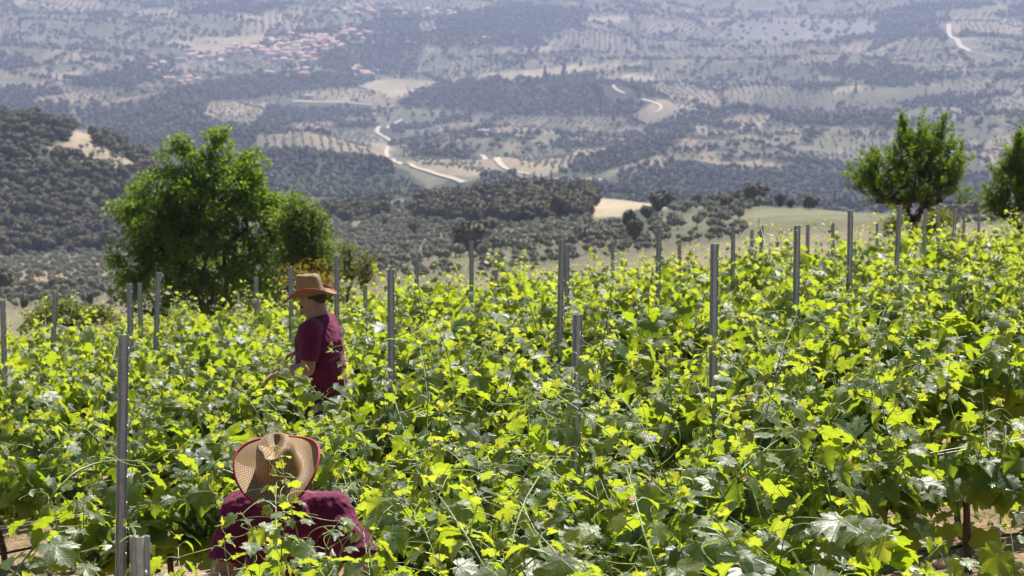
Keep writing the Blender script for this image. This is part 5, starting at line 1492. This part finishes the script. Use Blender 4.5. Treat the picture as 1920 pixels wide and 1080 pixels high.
# --- the bending worker, facing the camera
def bending():
    d = 9.6; x = (526 - 960) / FPX * d; g = float(near_h(x, d))
    e = link("person", None, loc=(x, d, g)); e.rotation_euler.z = math.radians(176)
    tag(e, "person bending forward with woven straw hat hiding the face, maroon shirt, hands among leaves", "person")
    b = Body()
    hip = V3(0, -.16, .76); lean = -.30
    R = lambda px, py, pz: rotx((px, py - .16, pz - .14), lean, hip)
    for s_ in (-1, 1):
        kn = V3(s_ * .16, .12, .44)
        b.cap(V3(s_ * .095, -.16, .74), .090, kn, .06); b.cap(kn, .058, V3(s_ * .15, -.10, .10), .040); b.cap(V3(s_ * .15, -.12, .05), .04, V3(s_ * .16, .05, .035), .032)
    b.loft([(R(0, 0, .84), .155, .115, lean), (R(0, 0, 1.0), .150, .112, lean), (R(0, 0, 1.16), .152, .105, lean), (R(0, 0, 1.33), .168, .115, lean), (R(0, 0, 1.42), .150, .095, lean), (R(0, 0, 1.47), .07, .06, lean)])
    neck = R(0, .0, 1.45); hc = neck + V3(0, .115, .105)
    b.cap(neck, .062, hc + V3(0, -.03, -.04), .056)
    SH = {}
    # local +X is the image's left after the turn
    for s_, el, wr in ((1, V3(.255, .08, .98), V3(.185, .26, .84)), (-1, V3(-.325, .11, 1.05), V3(-.25, .33, .99))):
        sh = R(s_ * .18, 0, 1.40); SH[s_] = (sh, el, wr)
        b.cap(sh, .060, el, .044); b.cap(el, .044, el + (wr - el) * .45, .041); b.cap(el + (wr - el) * .45, .041, wr, .028)
    hand(b, SH[1][2], V3(-.35, .8, -.4), V3(-.3, -.1, -.9), -1, .6)
    hand(b, SH[-1][2], V3(.25, .85, -.25), V3(.1, -.4, -.8), 1, .75)
    HM_ = Matrix.Translation(tuple(hc)) @ Matrix.Rotation(math.radians(-40), 4, 'X') @ Matrix.Rotation(math.radians(2), 4, 'Y')
    head_parts(b, HM_)
    b.build("body", MAT['skin'], e, .0055, 3)
    sh = Body()
    sh.loft([(R(0, 0, .90), .18, .14, lean), (R(0, 0, 1.05), .174, .138, lean), (R(0, .0, 1.18), .176, .130, lean), (R(0, 0, 1.32), .192, .136, lean), (R(0, 0, 1.40), .186, .12, lean), (R(0, 0, 1.445), .12, .09, lean), (R(0, 0, 1.475), .072, .064, lean)])
    for s_ in (-1, 1):
        a, el, wr = SH[s_]; sh.cap(R(s_ * .12, 0, 1.39), .080, a + (el - a) * .06, .086); m = a + (el - a) * (.82 if s_ > 0 else .98); sh.cap(a, .082, m, .070, ends=False)
    sh.build("t_shirt", MAT['shirt'], e, .0055, 4, .022)
    j = Body(); j.loft([(V3(0, -.16, .66), .165, .13, 0), (R(0, 0, .90), .168, .13, lean), (R(0, 0, .97), .166, .13, lean)])
    for s_ in (-1, 1): kn = V3(s_ * .16, .12, .44); j.cap(V3(s_ * .09, -.16, .74), .10, kn, .075); j.cap(kn, .074, V3(s_ * .15, -.10, .10), .058, ends=False)
    j.build("jeans", MAT['jeans'], e, .009, 3, .01)
    for s_ in (-1, 1):
        k = Body(); k.cap(V3(s_ * .15, -.12, .055), .052, V3(s_ * .16, .05, .045), .042); k.cap(V3(s_ * .15, -.11, .05), .05, V3(s_ * .15, -.105, .14), .05); k.build("boot", MAT['boot'], e, .009, 2)
    T = lambda *p: np.array((HM_ @ Vector(p))[:])
    hb_ = Body(); hb_.ell(T(0, -.022, .03), (.0762, .0865, .082), HM_.to_3x3().to_4x4()); hb_.ell(T(0, -.052, -.005), (.064, .048, .040), HM_.to_3x3().to_4x4()); hb_.build("hair", MAT['hair'], e, .006, 2)
    for s_ in (-1, 1):
        eb = Body(); eb.ell(T(s_ * .030, .076, .004), (.011, .010, .009)); eb.m.build("eye", MAT['eye'], e, True)
    hat(HM_ @ Matrix.Translation((0, -.006, .045)) @ Matrix.Rotation(math.radians(4), 4, 'X') @ Matrix.Scale(1.0, 4), e)
    # small crest printed on the chest
    cm = MB(); a = np.linspace(0, 2 * math.pi, 21)
    for rr in (.022, .016): cm.tube(np.stack([np.cos(a) * rr, np.zeros(21), np.sin(a) * rr * 1.2], 1), .0014, 5, cap=False)
    c = cm.build("shirt_crest", MAT['print'], e, True); c.location = tuple(R(-.06, .142, 1.27)); c.rotation_euler = (lean, 0, 0)
    return e
bending()

# ------------------------------------------------------------------ weeds and clods on the soil
def weeds():
    r = np.random.default_rng(44); P = []; D = []
    for k in range(900):
        y = 4.5 + 14 * r.random(); x = r.uniform(-.30, .30) * (y + 2)
        if fbm(np.array([x * .9]), np.array([y * .9]), 9, 2)[0] < -.05: continue
        n = int(r.integers(4, 12)); z = float(height(x, y)); a = r.uniform(0, 6.28, n); s = r.uniform(.3, 1.2)
        P.append(np.stack([x + r.normal(size=n) * .05, y + r.normal(size=n) * .05, np.full(n, z)], 1)); D.append(np.stack([np.cos(a), np.sin(a), np.full(n, s)], 1))
    P = np.concatenate(P); D = np.concatenate(D); v, f = leaf_cards(P, D, .055, r, .3)
    me = np_mesh("weeds", v, f, [MAT['weed']], False); t_ = np.repeat(r.random(len(P)), 4); fcolor(me, "tint", np.stack([t_] * 3, 1))
    tag(link("weeds", me), kind="stuff", label="low weeds sprouting on the bare soil between the rows")
    m = MB()
    for k in range(1600):
        y = 5 + 12 * r.random() ; x = r.uniform(-.28, .28) * (y + 2); s = r.uniform(.012, .05); v = ICO1[0] * s * r.uniform(.6, 1.2, 3) * (1 + .25 * r.normal(size=(len(ICO1[0]), 1)))
        m.add(v + [x, y, float(height(x, y)) + s * .15], None, ICO1[1])
    t = NT("dry_clod"); MAT['clod'] = t.done(t.bsdf(t.mix(t.noise(9.0), (.36, .25, .15), (.50, .38, .25)), .95, spec=.1))
    tag(m.build("soil_clods", MAT['clod'], smooth=False), kind="stuff", label="dry crumbly clods lying on the vineyard soil")
weeds()

# ------------------------------------------------------------------ long shoots that stand out
def hero_shoot(pts, r0, seed, label, leaf_every=.085, size=.085, tips=True, start=0.0, tint=.4):
    """pts: (u, v, depth) way-points of one long cane"""
    r = np.random.default_rng(seed); W = np.array([at(*p) for p in pts])
    t_ = np.linspace(0, 1, len(W)); q = np.linspace(0, 1, 40)
    C = np.stack([np.interp(q, t_, W[:, k]) for k in range(3)], 1)
    for _ in range(3): C[1:-1] = (C[:-2] + C[1:-1] * 2 + C[2:]) / 4
    o0 = C[0].copy(); e = link("vine_shoot", None, loc=tuple(o0)); tag(e, label, "vine shoot", "long shoots straying from the vine rows")
    m = MB(); L = C - o0; m.tube(L, np.linspace(r0, r0 * .35, len(L)), 6)
    seg = np.linalg.norm(np.diff(L, axis=0), axis=1); tot = seg.sum(); cum = np.concatenate([[0], np.cumsum(seg)])
    s = start * tot; side = 1; tm = MB()
    while s < tot:
        p = np.array([np.interp(s, cum, L[:, k]) for k in range(3)]); fr = s / tot
        ax = np.array([np.interp(min(tot, s + .02), cum, L[:, k]) for k in range(3)]) - p; ax /= np.linalg.norm(ax) + 1e-9
        o = np.cross(ax, r.normal(size=3)); o /= np.linalg.norm(o); o = o * side; o[2] = abs(o[2]) * .5; sz = size * (1 - .6 * fr) * r.uniform(.7, 1.2)
        b = p + o * sz * .7
        m.tube([p, (p + b) / 2 + [0, 0, .006], b], [.0016, .0014, .0012], 4, cap=False)
        lf = bpy.data.objects.new("leaf", LEAFOBJ[r.integers(0, 9)][int(np.clip(tint * 4 + fr * 2 + r.normal() * .8, 0, 4))]); COL.objects.link(lf); lf.parent = e
        X, Y, Z = frame(np.array([o + [0, 0, -r.uniform(.1, .9)] + r.normal(size=3) * .2]), np.array([[0, -.2, 1.0] + r.normal(size=3) * .45]))
        lf.matrix_local = Matrix(((X[0][0] * sz, Y[0][0] * sz, Z[0][0] * sz, b[0]), (X[0][1] * sz, Y[0][1] * sz, Z[0][1] * sz, b[1]), (X[0][2] * sz, Y[0][2] * sz, Z[0][2] * sz, b[2]), (0, 0, 0, 1)))
        if r.random() < .5:
            dd = -o + r.normal(size=3) * .3; q0 = p.copy(); tp = [q0.copy()]; ax2 = r.normal(size=3); ax2 /= np.linalg.norm(ax2)
            for j in range(14):
                dd = dd + np.cross(ax2, dd) * .12 * (1 + j * .22); dd /= np.linalg.norm(dd); q0 = q0 + dd * .016; tp.append(q0.copy())
            tm.tube(tp, np.linspace(.0015, .0007, len(tp)), 4, cap=False)
        side *= -1; s += leaf_every * r.uniform(.7, 1.3) * (1 - .35 * fr)
    m.build("cane", MAT['shoot'], e, True)
    if tm.v: tm.build("tendrils", MAT['tendril'], e, True)
    return e
hero_shoot([(70, 985, 8.6), (100, 925, 8.6), (140, 885, 8.7), (180, 868, 8.8), (225, 862, 9.0), (280, 868, 9.1), (320, 885, 9.2)], .0055, 1, "thick pale cane arching across the tall bare steel post", .11, .07)
hero_shoot([(575, 1080, 8.3), (560, 1010, 8.3), (545, 950, 8.35), (533, 900, 8.4), (527, 860, 8.45), (522, 848, 8.45)], .0032, 2, "young shoot rising in front of the bending worker's straw hat", .075, .075, tint=.7)
hero_shoot([(500, 810, 10.9), (480, 770, 10.9), (455, 730, 11.0), (430, 700, 11.1), (412, 693, 11.2)], .0032, 3, "shoot rising to the upper left from behind the straw hat", .09, .06)
hero_shoot([(1105, 760, 10.4), (1122, 690, 10.5), (1138, 600, 10.6), (1150, 520, 10.7), (1158, 486, 10.8)], .0034, 4, "tall dark shoot rising right of the leaf-wrapped post", .10, .05, tint=.1)
hero_shoot([(960, 930, 8.4), (1010, 850, 8.5), (1030, 790, 8.6), (1000, 740, 8.7), (985, 730, 8.8)], .003, 5, "slender shoot hooked over left of the leaf-wrapped post", .1, .06)
hero_shoot([(1420, 860, 10.3), (1440, 760, 10.4), (1465, 660, 10.5), (1490, 600, 10.7), (1500, 560, 10.8)], .0034, 6, "long upright shoot below the post between the broad ones", .1, .07, tint=.2)
hero_shoot([(1100, 1000, 8.2), (1060, 940, 8.2), (1020, 900, 8.3), (1000, 880, 8.3)], .0035, 7, "short shoot with large leaves at the bottom left of the leafy post", .08, .10, tint=.3)
hero_shoot([(1260, 930, 8.3), (1230, 850, 8.3), (1200, 790, 8.4), (1160, 740, 8.5), (1110, 720, 8.6)], .0035, 8, "long shoot leaning left over the front row near the middle", .095, .085, tint=.35)
hero_shoot([(1340, 960, 8.2), (1390, 880, 8.3), (1450, 830, 8.5), (1500, 800, 8.7)], .0035, 9, "shoot with bright yellow-green leaves left of the bare soil", .08, .10, tint=.7)
hero_shoot([(30, 620, 17), (50, 600, 17), (75, 565, 17), (92, 545, 17), (100, 543, 17)], .0032, 10, "single shoot poking up before the grove on the far left", .16, .09, tint=.6)
hero_shoot([(300, 800, 10.6), (330, 760, 10.6), (400, 770, 10.7), (440, 790, 10.8)], .003, 11, "arching shoot left of the straw hat above the wires", .1, .07)
hero_shoot([(1150, 1085, 7.6), (1120, 1020, 7.6), (1100, 990, 7.7)], .0035, 12, "front shoot with large lit leaves at the bottom edge near the middle", .06, .13, tint=.8)
hero_shoot([(960, 1085, 7.4), (1020, 1030, 7.4), (1090, 1000, 7.5)], .0035, 13, "front shoot with broad leaves at the bottom edge left of the middle", .06, .13, tint=.5)
hero_shoot([(1480, 1090, 7.6), (1440, 1040, 7.6), (1400, 1010, 7.7), (1360, 1000, 7.8)], .0035, 14, "front shoot with broad leaves at the bottom edge left of the bare soil", .06, .13, tint=.4)
hero_shoot([(20, 1085, 7.7), (60, 1030, 7.7), (90, 1000, 7.8), (110, 985, 7.8)], .004, 15, "front shoot with large dark leaves in the lower left corner", .055, .14, tint=.1)
hero_shoot([(190, 1085, 8), (150, 1050, 8), (130, 1030, 8)], .003, 16, "low leafy shoot between the lower left corner and the long bare post", .06, .11, tint=.3)
hero_shoot([(720, 640, 12.4), (800, 610, 12.5), (780, 520, 12.6), (765, 500, 12.7), (745, 493, 12.7)], .003, 18, "hooked shoot above the canopy right of the workers", .1, .06, tint=.4)
hero_shoot([(1010, 640, 12.6), (1000, 590, 12.6), (975, 530, 12.7), (950, 490, 12.8), (925, 478, 12.8)], .003, 19, "shoot nodding left beside the close pair of posts", .11, .06, tint=.5)
hero_shoot([(640, 760, 12.2), (560, 720, 12.2), (490, 690, 12.3), (450, 680, 12.3)], .003, 20, "shoot reaching left below the standing worker's arms", .1, .07, tint=.4)
hero_shoot([(880, 1000, 8.0), (900, 930, 8.1), (860, 860, 8.2), (820, 830, 8.3), (790, 826, 8.3)], .0034, 21, "curved shoot right of the bending worker", .09, .09, tint=.5)
hero_shoot([(1700, 900, 9.6), (1660, 800, 9.7), (1650, 720, 9.8), (1630, 640, 9.9), (1600, 590, 10.0)], .0034, 22, "tall slender shoot left above the bare soil", .1, .07, tint=.3)
hero_shoot([(1850, 820, 11), (1840, 720, 11), (1860, 640, 11.1), (1880, 560, 11.2)], .0034, 23, "upright shoot near the right edge above the bare soil", .1, .07, tint=.3)
hero_shoot([(700, 1085, 7.6), (690, 1020, 7.7), (720, 960, 7.8), (760, 930, 7.9)], .0036, 24, "front shoot with silvery leaves right of the bending worker's arm", .07, .11, tint=.3)
hero_shoot([(470, 1085, 8.0), (480, 1030, 8.0), (470, 985, 8.05), (450, 960, 8.1)], .0032, 25, "leafy shoot in front of the bending worker's left sleeve", .055, .10, tint=.5)
hero_shoot([(620, 1085, 8.0), (610, 1030, 8.0), (625, 990, 8.05), (640, 975, 8.1)], .0032, 26, "leafy shoot in front of the bending worker's chest", .055, .10, tint=.6)
hero_shoot([(1060, 960, 10.0), (1090, 860, 10.1), (1075, 780, 10.2), (1100, 720, 10.3), (1080, 660, 10.4)], .0036, 27, "leafy shoot climbing the lower half of the wrapped post", .045, .12, tint=.3)
hero_shoot([(1130, 900, 10.0), (1085, 830, 10.1), (1060, 760, 10.2), (1040, 700, 10.3)], .0036, 28, "shoot with broad leaves crossing the wrapped post", .05, .12, tint=.45)
hero_shoot([(1460, 560, 14), (1440, 480, 14.2), (1425, 420, 14.5), (1420, 400, 14.6)], .0032, 17, "very tall shoot sticking up before the green field", .12, .07, tint=.6)

# ------------------------------------------------------------------ labels: tell small sets of look-alikes apart by their order
def order_labels():
    sets = {}
    for o in COL.objects:
        if o.parent is None and "category" in o: sets.setdefault(o["label"], []).append(o)
    for lab, os_ in sets.items():
        n = len(os_)
        if n < 2 or n > 9: continue
        os_.sort(key=lambda o: o.location.x / max(1.0, o.location.y))
        names = {2: ["left-hand one", "right-hand one"], 3: ["leftmost", "middle one", "rightmost"]}.get(n) or ["leftmost"] + ["%s from left" % w for w in ("second", "third", "fourth", "fifth", "sixth", "seventh", "eighth")[:n - 2]] + ["rightmost"]
        for o, w in zip(os_, names):
            l = "%s, %s" % (lab, w)
            if len(l.replace("-", "").split()) <= 16: o["label"] = l
order_labels()
